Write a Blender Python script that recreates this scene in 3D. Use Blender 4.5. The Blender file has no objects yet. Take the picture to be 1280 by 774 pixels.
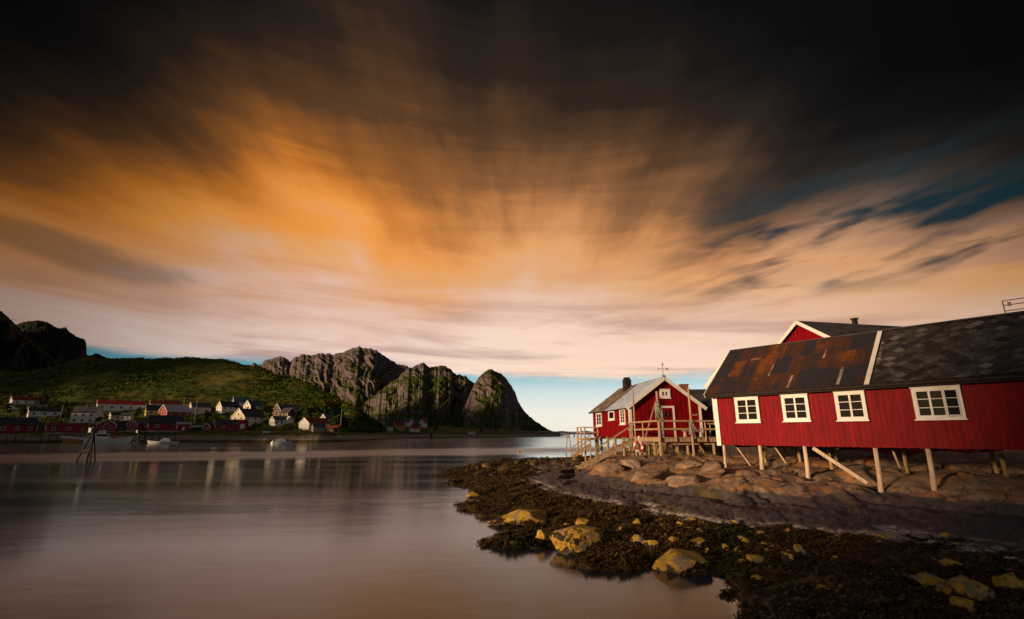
import bpy, bmesh, math, random
import numpy as np
from mathutils import Vector, Matrix, noise as mnoise

C = bpy.context.scene
COL = C.collection
R = math.radians
random.seed(7)

# ------------------------------------------------------------------ camera
EYE = 3.2
FPX = 620.0
PITCH = math.atan(156 / FPX)
CP, SP = math.cos(PITCH), math.sin(PITCH)
cam_d = bpy.data.cameras.new('camera')
cam = bpy.data.objects.new('camera', cam_d); COL.objects.link(cam)
cam.location = (0, 0, EYE)
cam.rotation_euler = (math.pi / 2 + PITCH, 0, 0)
cam_d.sensor_width = 36.0
cam_d.lens = 36.0 * FPX / 1280.0
cam_d.clip_start = 0.1
cam_d.clip_end = 90000
C.camera = cam
C.render.resolution_x, C.render.resolution_y = 1024, 619
C.view_settings.view_transform = 'Standard'
C.view_settings.look = 'None'
C.view_settings.exposure = 0.0
C.view_settings.gamma = 1.0
C.view_settings.use_curve_mapping = False
C.render.engine = 'CYCLES'
C.cycles.use_denoising = True
C.cycles.max_bounces = 5
C.cycles.diffuse_bounces = 2
C.cycles.glossy_bounces = 3
C.cycles.sample_clamp_indirect = 6.0
C.cycles.caustics_reflective = False
C.cycles.caustics_refractive = False


def ray(px, py):
    cx, cy = (px - 640) / FPX, (387 - py) / FPX
    return (cx, CP - cy * SP, SP + cy * CP)


def at_depth(px, py, Y):
    d = ray(px, py); t = Y / d[1]
    return Vector((d[0] * t, Y, EYE + d[2] * t))


def at_z(px, py, z):
    d = ray(px, py); t = (z - EYE) / d[2]
    return Vector((d[0] * t, d[1] * t, z))


def rm(px, py):
    d = ray(px, py)
    return d[0] / d[1], d[2] / d[1]


# ------------------------------------------------------------------ sun
SUN_AZ = Vector((-0.85, -0.53, 0)).normalized()      # towards the sun, in plan
SUN_EL = R(7.5)
S = Vector((SUN_AZ.x * math.cos(SUN_EL), SUN_AZ.y * math.cos(SUN_EL), math.sin(SUN_EL)))
sun_d = bpy.data.lights.new('sun', 'SUN')
sun_d.energy = 5.0
sun_d.color = (1.0, 0.68, 0.41)
sun_d.angle = R(4.0)
sun = bpy.data.objects.new('sun', sun_d); COL.objects.link(sun)
sun.location = (-60, -30, 60)
sun.rotation_euler = S.to_track_quat('Z', 'Y').to_euler()


# ------------------------------------------------------------------ node helpers
class NT:
    def __init__(self, nt):
        self.nt = nt; nt.nodes.clear()

    def new(self, t, **kw):
        n = self.nt.nodes.new(t)
        for k, v in kw.items(): setattr(n, k, v)
        return n

    def put(self, inp, v):
        if hasattr(v, 'node'): self.nt.links.new(v, inp)
        elif v is not None:
            if isinstance(v, (tuple, list)) and len(v) == 3 and len(inp.default_value) == 4: v = (*v, 1)
            inp.default_value = v

    def m(self, op, a, b=None, c=None):
        n = self.new('ShaderNodeMath', operation=op)
        for i, v in enumerate((a, b, c)): self.put(n.inputs[i], v)
        return n.outputs[0]

    def add(self, a, b): return self.m('ADD', a, b)
    def sub(self, a, b): return self.m('SUBTRACT', a, b)
    def mul(self, a, b): return self.m('MULTIPLY', a, b)
    def div(self, a, b): return self.m('DIVIDE', a, b)

    def ss(self, x, lo, hi, o0=0.0, o1=1.0):
        n = self.new('ShaderNodeMapRange', interpolation_type='SMOOTHSTEP')
        for i, v in enumerate((x, lo, hi, o0, o1)): self.put(n.inputs[i], v)
        return n.outputs[0]

    def mix(self, f, a, b, blend='MIX'):
        n = self.new('ShaderNodeMix', data_type='RGBA', blend_type=blend)
        self.put(n.inputs[0], f); self.put(n.inputs[6], a); self.put(n.inputs[7], b)
        return n.outputs[2]

    def noise(self, vec, scale, detail=4, rough=0.55, dist=0.0, out=0):
        n = self.new('ShaderNodeTexNoise')
        self.put(n.inputs['Vector'], vec)
        n.inputs['Scale'].default_value = scale; n.inputs['Detail'].default_value = detail
        n.inputs['Roughness'].default_value = rough; n.inputs['Distortion'].default_value = dist
        return n.outputs[out]

    def xyz(self, x, y, z):
        n = self.new('ShaderNodeCombineXYZ')
        for i, v in enumerate((x, y, z)): self.put(n.inputs[i], v)
        return n.outputs[0]

    def sep(self, v):
        n = self.new('ShaderNodeSeparateXYZ'); self.put(n.inputs[0], v); return n.outputs

    def ramp(self, f, stops):
        n = self.new('ShaderNodeValToRGB'); el = n.color_ramp.elements
        while len(el) < len(stops): el.new(0.5)
        for e, (p, c) in zip(el, stops):
            e.position = p; e.color = (*c, 1) if len(c) == 3 else c
        self.put(n.inputs[0], f)
        return n.outputs[0]

    def bump(self, h, strength=0.3, dist=0.05):
        n = self.new('ShaderNodeBump'); self.put(n.inputs['Height'], h)
        self.put(n.inputs['Strength'], strength); n.inputs['Distance'].default_value = dist
        return n.outputs[0]


def lin(c):
    return tuple(((v / 255) / 12.92 if v <= 10 else ((v / 255 + .055) / 1.055) ** 2.4) for v in c)


# ------------------------------------------------------------------ sky (long streaked evening clouds over a clear band)
W = bpy.data.worlds.new('World'); C.world = W; W.use_nodes = True
w = NT(W.node_tree)
d = w.new('ShaderNodeTexCoord').outputs['Generated']
dx, dy, dz = w.sep(d)
el = w.mul(w.m('ARCSINE', dz), 57.29578)
az = w.mul(w.m('ARCTAN2', dx, dy), 57.29578)
sky = w.new('ShaderNodeTexSky', sky_type='NISHITA', sun_disc=False)
sky.sun_elevation = SUN_EL
sky.sun_rotation = math.atan2(SUN_AZ.x, SUN_AZ.y)
nish = w.mix(1.0, sky.outputs[0], (0.07, 0.07, 0.07), 'MULTIPLY')
zz = w.add(w.m('MAXIMUM', dz, 0.0), 0.09)
cu, cv = w.div(dx, zz), w.div(dy, zz)
# streak fields on the cloud plane: long in v (towards the horizon), narrow in u
n1 = w.noise(w.xyz(w.mul(cu, 0.85), w.mul(cv, 0.36), 3.7), 1.0, 4, 0.5, 0.25)
n2 = w.noise(w.xyz(w.mul(cu, 2.7), w.mul(cv, 0.62), 8.1), 1.0, 5, 0.55, 0.25)
n3 = w.noise(w.xyz(w.mul(az, 0.040), w.add(w.mul(el, 0.36), w.mul(az, 0.012)), 6.6), 1.0, 5, 0.55, 0.5)   # broad flat bands low down
n4 = w.noise(w.xyz(w.mul(cu, 7.0), w.mul(cv, 1.3), 2.2), 1.0, 4, 0.6, 0.3)
s = w.add(w.add(w.mul(w.sub(n1, 0.5), 36.0), w.mul(w.mul(w.sub(n2, 0.5), 21.0), w.ss(el, 12.0, 30.0, 0.5, 1.0))), w.mul(w.sub(n4, 0.5), 4.0))
s = w.mul(s, w.ss(el, 8.0, 24.0, 0.16, 1.0))
low = w.sub(w.mul(w.sub(n3, 0.5), w.ss(el, 6.0, 22.0, 20.0, 8.0)), w.mul(w.ss(w.m('ABSOLUTE', w.sub(az, 2.0)), 0.0, 26.0, 3.5, 0.0), w.ss(el, 10.0, 20.0, 1.0, 0.0)))
tr = w.div(w.m('MINIMUM', w.m('MAXIMUM', w.add(az, 0.0), 0.0), 65.0), 42.0)
tl = w.div(w.m('MINIMUM', w.m('MAXIMUM', w.mul(w.add(az, 14.0), -1.0), 0.0), 65.0), 40.0)
warp = w.add(1.0, w.add(w.mul(w.mul(tr, tr), w.ss(el, 11.0, 20.0, 0.35, 0.72)), w.mul(w.mul(tl, tl), w.ss(el, 14.0, 26.0, 0.5, 0.85))))
ee = w.add(w.add(w.mul(el, warp), w.ss(el, 17.0, 40.0, 0.0, 3.5)), w.add(s, low))
stops = [(0, (250, 228, 212)), (8, (240, 214, 202)), (13, (228, 186, 166)), (17, (232, 168, 112)), (21, (241, 156, 72)), (26, (206, 124, 48)),
         (30, (152, 93, 43)), (36, (92, 62, 38)), (43, (50, 38, 30)), (51, (27, 24, 23)), (60, (14, 15, 17))]
cloud = w.ramp(w.div(ee, 60.0), [(a / 60.0, lin(c)) for a, c in stops])
# rosier and paler towards the middle and right
lum0 = w.new('ShaderNodeRGBToBW'); w.put(lum0.inputs[0], cloud)
rose = w.mix(1.0, w.xyz(lum0.outputs[0], lum0.outputs[0], lum0.outputs[0]), (1.46, 0.94, 0.58), 'MULTIPLY')
cloud = w.mix(w.mul(w.ss(az, -24.0, 8.0, 0.0, 0.42), w.ss(el, 24.0, 38.0, 1.0, 0.4)), cloud, rose)
# greyer, cooler cloud bodies in bands low down and to the right
grey = w.mul(w.ss(n3, 0.48, 0.66), w.ss(el, 6.0, 24.0, 0.55, 0.0))
cloud = w.mix(grey, cloud, lin((170, 138, 142)))
cool = w.mul(w.ss(az, 18.0, 46.0), w.ss(el, 12.0, 24.0))
lum = w.new('ShaderNodeRGBToBW'); w.put(lum.inputs[0], cloud)
cloud = w.mix(w.mul(cool, 0.60), cloud, w.mix(1.0, w.xyz(lum.outputs[0], lum.outputs[0], lum.outputs[0]), (0.55, 0.72, 0.80), 'MULTIPLY'))
# thin openings of deep teal sky on the right, lying along the streaks
hz = w.noise(w.xyz(w.mul(az, 0.11), w.sub(w.mul(el, 0.50), w.mul(az, 0.06)), 7.4), 1.0, 3, 0.5, 0.2)
reg = w.mul(w.mul(w.ss(az, 12.0, 30.0), w.ss(el, 12.5, 15.5)), w.ss(el, 20.0, 28.0, 1.0, 0.0))
cloud = w.mix(w.mul(w.ss(hz, 0.40, 0.64), w.mul(reg, 0.95)), cloud, lin((20, 50, 60)))
# a faint slaty cloud low on the left
da = w.add(az, 45.0)
dl = w.add(w.m('POWER', w.div(da, 8.0), 2.0), w.m('POWER', w.div(w.add(w.sub(el, 15.6), w.mul(da, 0.10)), 1.5), 2.0))
dl = w.add(dl, w.add(w.mul(w.sub(n2, 0.5), 5.0), w.mul(w.sub(n3, 0.5), 5.0)))
cloud = w.mix(w.ss(dl, 0.0, 2.4, 0.46, 0.0), cloud, lin((48, 36, 40)))
# left: duller and browner towards the edge
dim = w.mul(w.ss(az, -52.0, -16.0, 0.34, 1.0), w.ss(az, 30.0, 62.0, 1.0, 0.45))
# clear sky under the cloud edge
clear = w.ramp(w.div(el, 20.0), [(0.0, lin((255, 247, 228))), (0.12, lin((252, 248, 236))), (0.24, lin((214, 232, 232))),
                                 (0.36, lin((122, 190, 203))), (0.55, lin((84, 150, 172))), (1.0, lin((40, 86, 104)))])
leftcyan = w.ss(az, -44.0, 6.0, 2.2, 0.0)
clear2 = w.ramp(w.div(w.add(el, leftcyan), 20.0), [(0.0, lin((255, 247, 228))), (0.12, lin((252, 248, 236))), (0.24, lin((214, 232, 232))),
                                 (0.36, lin((110, 186, 202))), (0.55, lin((84, 150, 172))), (1.0, lin((40, 86, 104)))])
clear = w.mix(0.12, clear2, nish)
edge = w.add(w.ss(az, -46.0, 22.0, 7.6, 6.1), w.mul(w.sub(n3, 0.5), 2.4))
edge = w.add(edge, w.mul(w.sub(n2, 0.5), 1.0))
mask = w.ss(w.sub(el, edge), -0.5, 0.45)
front = w.mix(mask, clear, cloud)
front = w.mix(1.0, front, w.xyz(dim, dim, dim), 'MULTIPLY')
# behind the photographer: unseen Nishita sky mixed with flat grey, raised as fill light
back = w.mix(0.35, w.mix(1.0, sky.outputs[0], (0.05, 0.05, 0.05), 'MULTIPLY'), (0.26, 0.24, 0.27))
aaz = w.m('ABSOLUTE', az)
final = w.mix(w.mul(w.ss(aaz, 62.0, 100.0), w.ss(el, 40.0, 70.0, 1.0, 0.0)), front, back)
final = w.mix(w.ss(dz, -0.02, 0.0), (0.04, 0.035, 0.03), final)
bg = w.new('ShaderNodeBackground'); w.put(bg.inputs[0], final); bg.inputs[1].default_value = 1.0
wo = w.new('ShaderNodeOutputWorld'); w.nt.links.new(bg.outputs[0], wo.inputs[0])


# ------------------------------------------------------------------ mesh and object helpers
class MB:
    def __init__(self):
        self.v, self.f, self.mi = [], [], []

    def add(self, vs, fs, mi=0):
        o = len(self.v); self.v += [tuple(p) for p in vs]
        self.f += [tuple(i + o for i in f) for f in fs]; self.mi += [mi] * len(fs)

    def hexa(self, b, t, mi=0):           # four bottom and four top points, counter-clockwise from above
        self.add(list(b) + list(t), [(3, 2, 1, 0), (4, 5, 6, 7), (0, 1, 5, 4), (1, 2, 6, 5), (2, 3, 7, 6), (3, 0, 4, 7)], mi)

    def box(self, x0, x1, y0, y1, z0, z1, mi=0):
        self.hexa([(x0, y0, z0), (x1, y0, z0), (x1, y1, z0), (x0, y1, z0)],
                  [(x0, y0, z1), (x1, y0, z1), (x1, y1, z1), (x0, y1, z1)], mi)

    def bar(self, p, q, wd, ht, up=(0, 0, 1), mi=0):     # rectangular bar from p to q
        p, q = Vector(p), Vector(q); d = (q - p).normalized(); up = Vector(up)
        if abs(d.dot(up)) > 0.98: up = Vector((1, 0, 0))
        sd = d.cross(up).normalized(); u = sd.cross(d)
        a, b = sd * wd / 2, u * ht / 2
        self.hexa([p - a - b, p + a - b, q + a - b, q - a - b], [p - a + b, p + a + b, q + a + b, q - a + b], mi)

    def tube(self, pts, rs, n=8, mi=0, caps=True):
        pts = [Vector(p) for p in pts]
        if not isinstance(rs, (list, tuple)): rs = [rs] * len(pts)
        vs, fs = [], []
        for i, p in enumerate(pts):
            d = (pts[min(i + 1, len(pts) - 1)] - pts[max(i - 1, 0)]).normalized()
            u = d.cross(Vector((0.13, 0.31, 0.94))); u = u.normalized() if u.length > 1e-3 else Vector((1, 0, 0))
            v = d.cross(u)
            for k in range(n):
                a = 2 * math.pi * k / n
                vs.append(p + (u * math.cos(a) + v * math.sin(a)) * rs[i])
        for i in range(len(pts) - 1):
            for k in range(n):
                fs.append((i * n + k, i * n + (k + 1) % n, (i + 1) * n + (k + 1) % n, (i + 1) * n + k))
        if caps:
            fs.append(tuple(range(n - 1, -1, -1))); fs.append(tuple(range((len(pts) - 1) * n, len(pts) * n)))
        self.add(vs, fs, mi)

    def prism(self, poly, ext, mi=0):      # planar polygon extruded along a vector
        n = len(poly); e = Vector(ext); P = [Vector(p) for p in poly]
        self.add(P + [p + e for p in P], [tuple(range(n - 1, -1, -1)), tuple(range(n, 2 * n))] +
                 [(i, (i + 1) % n, n + (i + 1) % n, n + i) for i in range(n)], mi)

    def build(self, name, mats, parent=None, smooth=False, fix=True):
        me = bpy.data.meshes.new(name)
        me.from_pydata(self.v, [], self.f); 
        if not isinstance(mats, (list, tuple)): mats = [mats]
        for m_ in mats: me.materials.append(m_)
        if len(mats) > 1: me.polygons.foreach_set('material_index', self.mi)
        if fix:
            bm = bmesh.new(); bm.from_mesh(me); bmesh.ops.recalc_face_normals(bm, faces=bm.faces); bm.to_mesh(me); bm.free()
        if smooth: me.polygons.foreach_set('use_smooth', [True] * len(me.polygons))
        o = bpy.data.objects.new(name, me); COL.objects.link(o)
        if parent: o.parent = parent
        return o


def tag(o, label=None, cat=None, group=None, kind=None):
    if label: o['label'] = label
    if cat: o['category'] = cat
    if group: o['group'] = group
    if kind: o['kind'] = kind
    return o


def empty(name, loc, rz=0.0):
    o = bpy.data.objects.new(name, None); COL.objects.link(o)
    o.location = loc; o.rotation_euler = (0, 0, rz); o.empty_display_size = 0.3
    return o


def grid_mesh(name, X, Y, Z, mat, smooth=True, mask=None):
    nr, nc = X.shape
    co = np.stack([X, Y, Z], -1).reshape(-1, 3).astype(np.float32)
    i = np.arange(nr - 1)[:, None] * nc + np.arange(nc - 1)[None, :]
    q = np.stack([i, i + 1, i + nc + 1, i + nc], -1).reshape(-1, 4)
    if mask is not None:
        q = q[mask[q].any(1)]
    me = bpy.data.meshes.new(name)
    me.vertices.add(len(co)); me.vertices.foreach_set('co', co.ravel())
    me.loops.add(q.size); me.loops.foreach_set('vertex_index', q.ravel().astype(np.int32))
    me.polygons.add(len(q)); me.polygons.foreach_set('loop_start', np.arange(0, q.size, 4, dtype=np.int32))
    try: me.polygons.foreach_set('loop_total', np.full(len(q), 4, dtype=np.int32))
    except Exception: pass
    me.polygons.foreach_set('use_smooth', np.full(len(q), smooth))
    me.update(calc_edges=True); me.validate()
    me.materials.append(mat)
    o = bpy.data.objects.new(name, me); COL.objects.link(o)
    return o


# numpy noise
def _h(ix, iy, s):
    n = (ix.astype(np.int64) * 374761393 + iy.astype(np.int64) * 668265263 + s * 1442695041) & 0x7fffffff
    n = ((n ^ (n >> 13)) * 1274126177) & 0x7fffffff
    return ((n ^ (n >> 16)) & 0xffff) / 65535.0


def vnoise(x, y, s=0):
    ix, iy = np.floor(x), np.floor(y); fx, fy = x - ix, y - iy
    fx = fx * fx * fx * (fx * (fx * 6 - 15) + 10); fy = fy * fy * fy * (fy * (fy * 6 - 15) + 10)
    a, b, c, e = _h(ix, iy, s), _h(ix + 1, iy, s), _h(ix, iy + 1, s), _h(ix + 1, iy + 1, s)
    return (a * (1 - fx) + b * fx) * (1 - fy) + (c * (1 - fx) + e * fx) * fy


def fbm(x, y, s=0, o=5, g=0.5, ridged=False):
    t, a, n = 0.0, 1.0, 0.0
    ca, sa = math.cos(0.6), math.sin(0.6)
    for i in range(o):
        v = vnoise(x, y, s + i * 17) * 2 - 1
        t = t + a * ((1 - np.abs(v)) * 2 - 1 if ridged else v); n += a; a *= g
        x, y = (x * ca - y * sa) * 2.03, (x * sa + y * ca) * 2.03
    return t / n


def domes(x, y, s, k=0.8):                # rounded boulder-like lumps with creases between them, 0..1
    ix, iy = np.floor(x), np.floor(y); best = np.zeros_like(x); 
    for ox in (-1, 0, 1):
        for oy in (-1, 0, 1):
            gx, gy = ix + ox, iy + oy
            px_, py_ = gx + _h(gx, gy, s), gy + _h(gx, gy, s + 5)
            rr = 0.55 + 0.5 * _h(gx, gy, s + 9)
            d2 = ((x - px_) ** 2 + (y - py_) ** 2) / (rr * rr)
            best = np.maximum(best, np.sqrt(np.maximum(0, 1 - d2)) * (0.45 + 0.55 * _h(gx, gy, s + 13)))
    return best


def sdf(poly, x, y):                      # signed distance, positive inside
    x, y = np.asarray(x, float), np.asarray(y, float)
    dmin = np.full(x.shape, 1e18); ins = np.zeros(x.shape, bool); n = len(poly)
    for i in range(n):
        ax, ay = poly[i]; bx, by = poly[(i + 1) % n]
        ex, ey = bx - ax, by - ay
        t = np.clip(((x - ax) * ex + (y - ay) * ey) / (ex * ex + ey * ey), 0, 1)
        dmin = np.minimum(dmin, (x - ax - t * ex) ** 2 + (y - ay - t * ey) ** 2)
        if ay != by:
            cr = ((ay > y) != (by > y)) & (x < (bx - ax) * (y - ay) / (by - ay) + ax)
            ins ^= cr
    return np.where(ins, 1, -1) * np.sqrt(dmin)


def sm(x, a, b):
    t = np.clip((x - a) / (b - a), 0, 1); return t * t * (3 - 2 * t)


# ------------------------------------------------------------------ materials
def mat(name, c1, c2=None, rough=0.8, scale=3.0, vec='Object', stretch=(1, 1, 1), bump=0.0, bdist=0.02, lo=0.35, hi=0.65, detail=5,
        spec=0.3, metal=0.0, island=0.0, c3=None, s3=1.0, lo3=0.55, hi3=0.7):
    m_ = bpy.data.materials.new(name); m_.use_nodes = True
    n = NT(m_.node_tree)
    v = n.new('ShaderNodeTexCoord').outputs[vec] if vec != 'World' else n.new('ShaderNodeNewGeometry').outputs['Position']
    mp = n.new('ShaderNodeMapping'); n.put(mp.inputs[0], v); mp.inputs['Scale'].default_value = stretch
    v = mp.outputs[0]
    nz = n.noise(v, scale, detail)
    col = n.mix(n.ss(nz, lo, hi), c1, c2 if c2 else c1)
    if c3: col = n.mix(n.ss(n.noise(v, s3, 5, 0.6), lo3, hi3), col, c3)
    if island:
        rp = n.new('ShaderNodeNewGeometry').outputs['Random Per Island']
        k = n.m('MULTIPLY_ADD', n.sub(rp, 0.5), 2 * island, 1.0)
        col = n.mix(1.0, col, n.xyz(k, k, k), 'MULTIPLY')
    b = n.new('ShaderNodeBsdfPrincipled'); n.put(b.inputs['Base Color'], col)
    b.inputs['Roughness'].default_value = rough; b.inputs['Metallic'].default_value = metal
    b.inputs['Specular IOR Level'].default_value = spec
    if bump: n.put(b.inputs['Normal'], n.bump(n.noise(v, scale * 2.5, 6, 0.6), bump, bdist))
    o = n.new('ShaderNodeOutputMaterial'); n.nt.links.new(b.outputs[0], o.inputs[0])
    return m_


def finish(n, col, rough, normal=None, spec=0.3):
    b = n.new('ShaderNodeBsdfPrincipled'); n.put(b.inputs['Base Color'], col); n.put(b.inputs['Roughness'], rough)
    b.inputs['Specular IOR Level'].default_value = spec
    if normal is not None: n.put(b.inputs['Normal'], normal)
    o = n.new('ShaderNodeOutputMaterial'); n.nt.links.new(b.outputs[0], o.inputs[0])
    return b


M = {}
# water smoothed by the long exposure: a soft gloss, with long wind lanes of rougher and calmer surface
m_ = bpy.data.materials.new('water'); m_.use_nodes = True; n = NT(m_.node_tree)
P = n.new('ShaderNodeNewGeometry').outputs['Position']
px_, py_, pz_ = n.sep(P)
lane = n.noise(n.xyz(n.mul(px_, 0.006), n.mul(py_, 0.055), 0.0), 1.0, 3, 0.5, 0.4)
lane2 = n.noise(n.xyz(n.mul(px_, 0.05), n.mul(py_, 0.22), 4.0), 1.0, 3, 0.5, 0.3)
wig = n.add(py_, n.mul(n.sub(n.noise(n.xyz(n.mul(px_, 0.02), n.mul(py_, 0.02), 2.0), 1.0, 3), 0.5), 16.0))
wig = n.sub(wig, n.mul(n.m('MINIMUM', px_, 30.0), 0.45))
band = n.mul(n.ss(wig, 76.0, 98.0), n.ss(wig, 104.0, 140.0, 1.0, 0.0))
band = n.m('MAXIMUM', band, n.mul(n.ss(lane, 0.52, 0.66), n.ss(py_, 90.0, 130.0, 0.55, 0.25)))
rgh = n.add(n.ss(n.mul(band, n.ss(n.add(n.mul(lane, .6), n.mul(lane2, .4)), 0.30, 0.62, 0.45, 1.0)), 0.0, 1.0, 0.10, 0.36), n.ss(lane2, 0.3, 0.7, -0.015, 0.04))
rgh = n.add(rgh, n.ss(py_, 8.0, 40.0, 0.03, 0.0))
b = finish(n, (0.026, 0.030, 0.052), rgh, spec=0.52); b.inputs['IOR'].default_value = 1.33
sw = n.noise(n.xyz(n.mul(px_, 0.35), n.mul(py_, 0.8), 0.0), 1.0, 4, 0.55)
n.put(b.inputs['Normal'], n.bump(sw, n.ss(band, 0.0, 1.0, 0.08, 0.35), 0.10))
M['water'] = m_

# rock shelf: dry warm rock above, dark wet band, pale barnacle line, weed below (natural tidal zones, by height)
m_ = bpy.data.materials.new('shore_rock'); m_.use_nodes = True; n = NT(m_.node_tree)
geo = n.new('ShaderNodeNewGeometry'); P = geo.outputs['Position']; x_, y_, z_ = n.sep(P)
nb = n.noise(P, 0.55, 5, 0.6); nf = n.noise(P, 4.5, 6, 0.65); nff = n.noise(P, 18.0, 5, 0.6)
zj = n.add(z_, n.add(n.mul(n.sub(nb, 0.5), 0.55), n.mul(n.sub(nf, 0.5), 0.22)))
dry = n.mix(n.ss(nf, 0.38, 0.62), (0.185, 0.122, 0.078), (0.345, 0.232, 0.152))
dry = n.mix(n.ss(n.noise(P, 1.3, 5, 0.6), 0.50, 0.66), dry, (0.46, 0.19, 0.055))      # rust-orange patches
dry = n.mix(n.ss(n.noise(P, 2.1, 5, 0.65), 0.58, 0.68), dry, (0.08, 0.055, 0.04))
wet = n.mix(n.ss(nf, 0.35, 0.65), (0.060, 0.047, 0.050), (0.105, 0.080, 0.080))
streak = n.noise(n.xyz(n.mul(x_, 1.1), n.mul(y_, 0.15), n.mul(z_, 0.4)), 1.0, 4, 0.5)
wet = n.mix(n.mul(n.ss(streak, 0.56, 0.68), 0.7), wet, (0.15, 0.105, 0.03))
rock = n.mix(n.ss(zj, 1.00, 1.12), wet, dry)
weed = n.mix(n.ss(nf, 0.35, 0.65), (0.026, 0.015, 0.004), (0.085, 0.050, 0.011))
weed = n.mix(n.ss(nb, 0.45, 0.62), weed, (0.030, 0.026, 0.006))
wl = n.add(z_, n.add(n.mul(n.sub(nf, 0.5), 0.14), n.mul(n.sub(nff, 0.5), 0.10)))
weedm = n.ss(wl, 0.50, 0.55, 1.0, 0.0)
barn = n.mul(n.mul(n.ss(wl, 0.53, 0.57), n.ss(wl, 0.58, 0.66, 1.0, 0.0)), n.mul(n.ss(n.add(n.mul(nff, .5), n.mul(nf, .5)), 0.44, 0.51), n.ss(n.noise(P, 0.9, 4, .6), .40, .58)))
col = n.mix(weedm, rock, weed)
col = n.mix(n.mul(barn, 0.85), col, (0.66, 0.55, 0.46))
h = n.add(n.mul(nf, 0.7), n.mul(nff, 0.3))
finish(n, col, n.ss(weedm, 0.0, 1.0, 0.75, 0.55), n.bump(h, n.ss(n.m('MAXIMUM', weedm, n.ss(zj, 1.00, 1.12)), 0, 1, 0.35, 0.85), 0.10), 0.3)
M['shore'] = m_

# the far village hill: rock rim at the water, turf and scrub above
m_ = bpy.data.materials.new('hill_ground'); m_.use_nodes = True; n = NT(m_.node_tree)
geo = n.new('ShaderNodeNewGeometry'); P = geo.outputs['Position']; x_, y_, z_ = n.sep(P)
nb = n.noise(P, 0.035, 5, 0.6); nf = n.noise(P, 0.30, 5, 0.6); nn = n.noise(P, 1.3, 4, 0.6)
g = n.mix(n.ss(nf, 0.35, 0.65), (0.024, 0.042, 0.005), (0.070, 0.096, 0.011))
g = n.mix(n.ss(nb, 0.45, 0.62), g, (0.115, 0.100, 0.014))
g = n.mix(n.ss(n.noise(P, 0.09, 4, 0.55), 0.58, 0.70), g, (0.05, 0.032, 0.014))
rk = n.mix(n.ss(nn, 0.35, 0.65), (0.16, 0.12, 0.10), (0.34, 0.26, 0.21))
zj = n.add(z_, n.mul(n.sub(nf, 0.5), 3.2))
wd = n.mix(n.ss(nn, 0.35, 0.6), (0.020, 0.014, 0.004), (0.10, 0.066, 0.010))
col = n.mix(n.ss(zj, 2.3, 3.1), rk, g)
col = n.mix(n.ss(n.add(z_, n.mul(n.sub(nn, .5), .4)), 0.75, 0.95, 1.0, 0.0), col, wd)
finish(n, col, 0.9, n.bump(n.add(n.mul(nn, 0.6), n.mul(nf, 0.8)), 0.9, 0.8), 0.15)
M['hill'] = m_

# mountain: warm grey-violet rock with green ledges
def mountain_mat(name, r1, r2, r3, g1, g2, glo, ghi, gz):
    m_ = bpy.data.materials.new(name); m_.use_nodes = True; n = NT(m_.node_tree)
    geo = n.new('ShaderNodeNewGeometry'); P = geo.outputs['Position']; x_, y_, z_ = n.sep(P)
    nx, ny, nz = n.sep(geo.outputs['Normal'])
    nb = n.noise(P, 0.006, 5, 0.6); nf = n.noise(P, 0.05, 6, 0.65)
    st = n.noise(n.xyz(n.mul(x_, 0.05), n.mul(y_, 0.05), n.mul(z_, 0.012)), 1.0, 6, 0.65)
    rock = n.mix(n.ss(st, 0.36, 0.62), r1, r2)
    rock = n.mix(n.ss(nb, 0.45, 0.65), rock, r3)
    gr = n.mix(n.ss(nf, 0.35, 0.65), g1, g2)
    gm = n.ss(n.add(nz, n.add(n.mul(n.sub(n.noise(P, 0.018, 4, 0.55), 0.5), 0.55), n.sub(n.mul(n.sub(nb, 0.5), 0.5), n.mul(z_, gz)))), glo, ghi)
    finish(n, n.mix(gm, rock, gr), 0.95, n.bump(n.add(st, n.mul(nf, .6)), 0.8, 7.0), 0.1)
    return m_
M['mountain'] = mountain_mat('mountain_rock', (0.062, 0.047, 0.053), (0.165, 0.122, 0.120), (0.125, 0.094, 0.108),
                             (0.026, 0.038, 0.006), (0.060, 0.072, 0.012), 0.36, 0.52, 0.0013)
M['silhouette_mountain'] = mountain_mat('silhouette_mountain_rock', (0.012, 0.012, 0.015), (0.022, 0.021, 0.024), (0.02, 0.018, 0.022),  # backlit silhouette darkness put into the rock colour
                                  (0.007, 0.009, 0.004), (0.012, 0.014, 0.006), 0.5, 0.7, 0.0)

# ------------------------------------------------------------------ water, sea-bed-free sheet out to the horizon
mb = MB(); rs_ = [0, 30, 120, 500, 2500, 12000, 60000]; n_ = 64
vs = [(0, 0, 0)]
for r_ in rs_[1:]:
    vs += [(r_ * math.cos(2 * math.pi * k / n_), r_ * math.sin(2 * math.pi * k / n_), 0) for k in range(n_)]
fs = [(0, 1 + k, 1 + (k + 1) % n_) for k in range(n_)]
for j in range(len(rs_) - 2):
    a, b_ = 1 + j * n_, 1 + (j + 1) * n_
    fs += [(a + k, b_ + k, b_ + (k + 1) % n_, a + (k + 1) % n_) for k in range(n_)]
mb.add(vs, fs)
tag(mb.build('water', M['water'], fix=False), 'calm fjord water smoothed by a long exposure', 'water', kind='structure')

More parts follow.
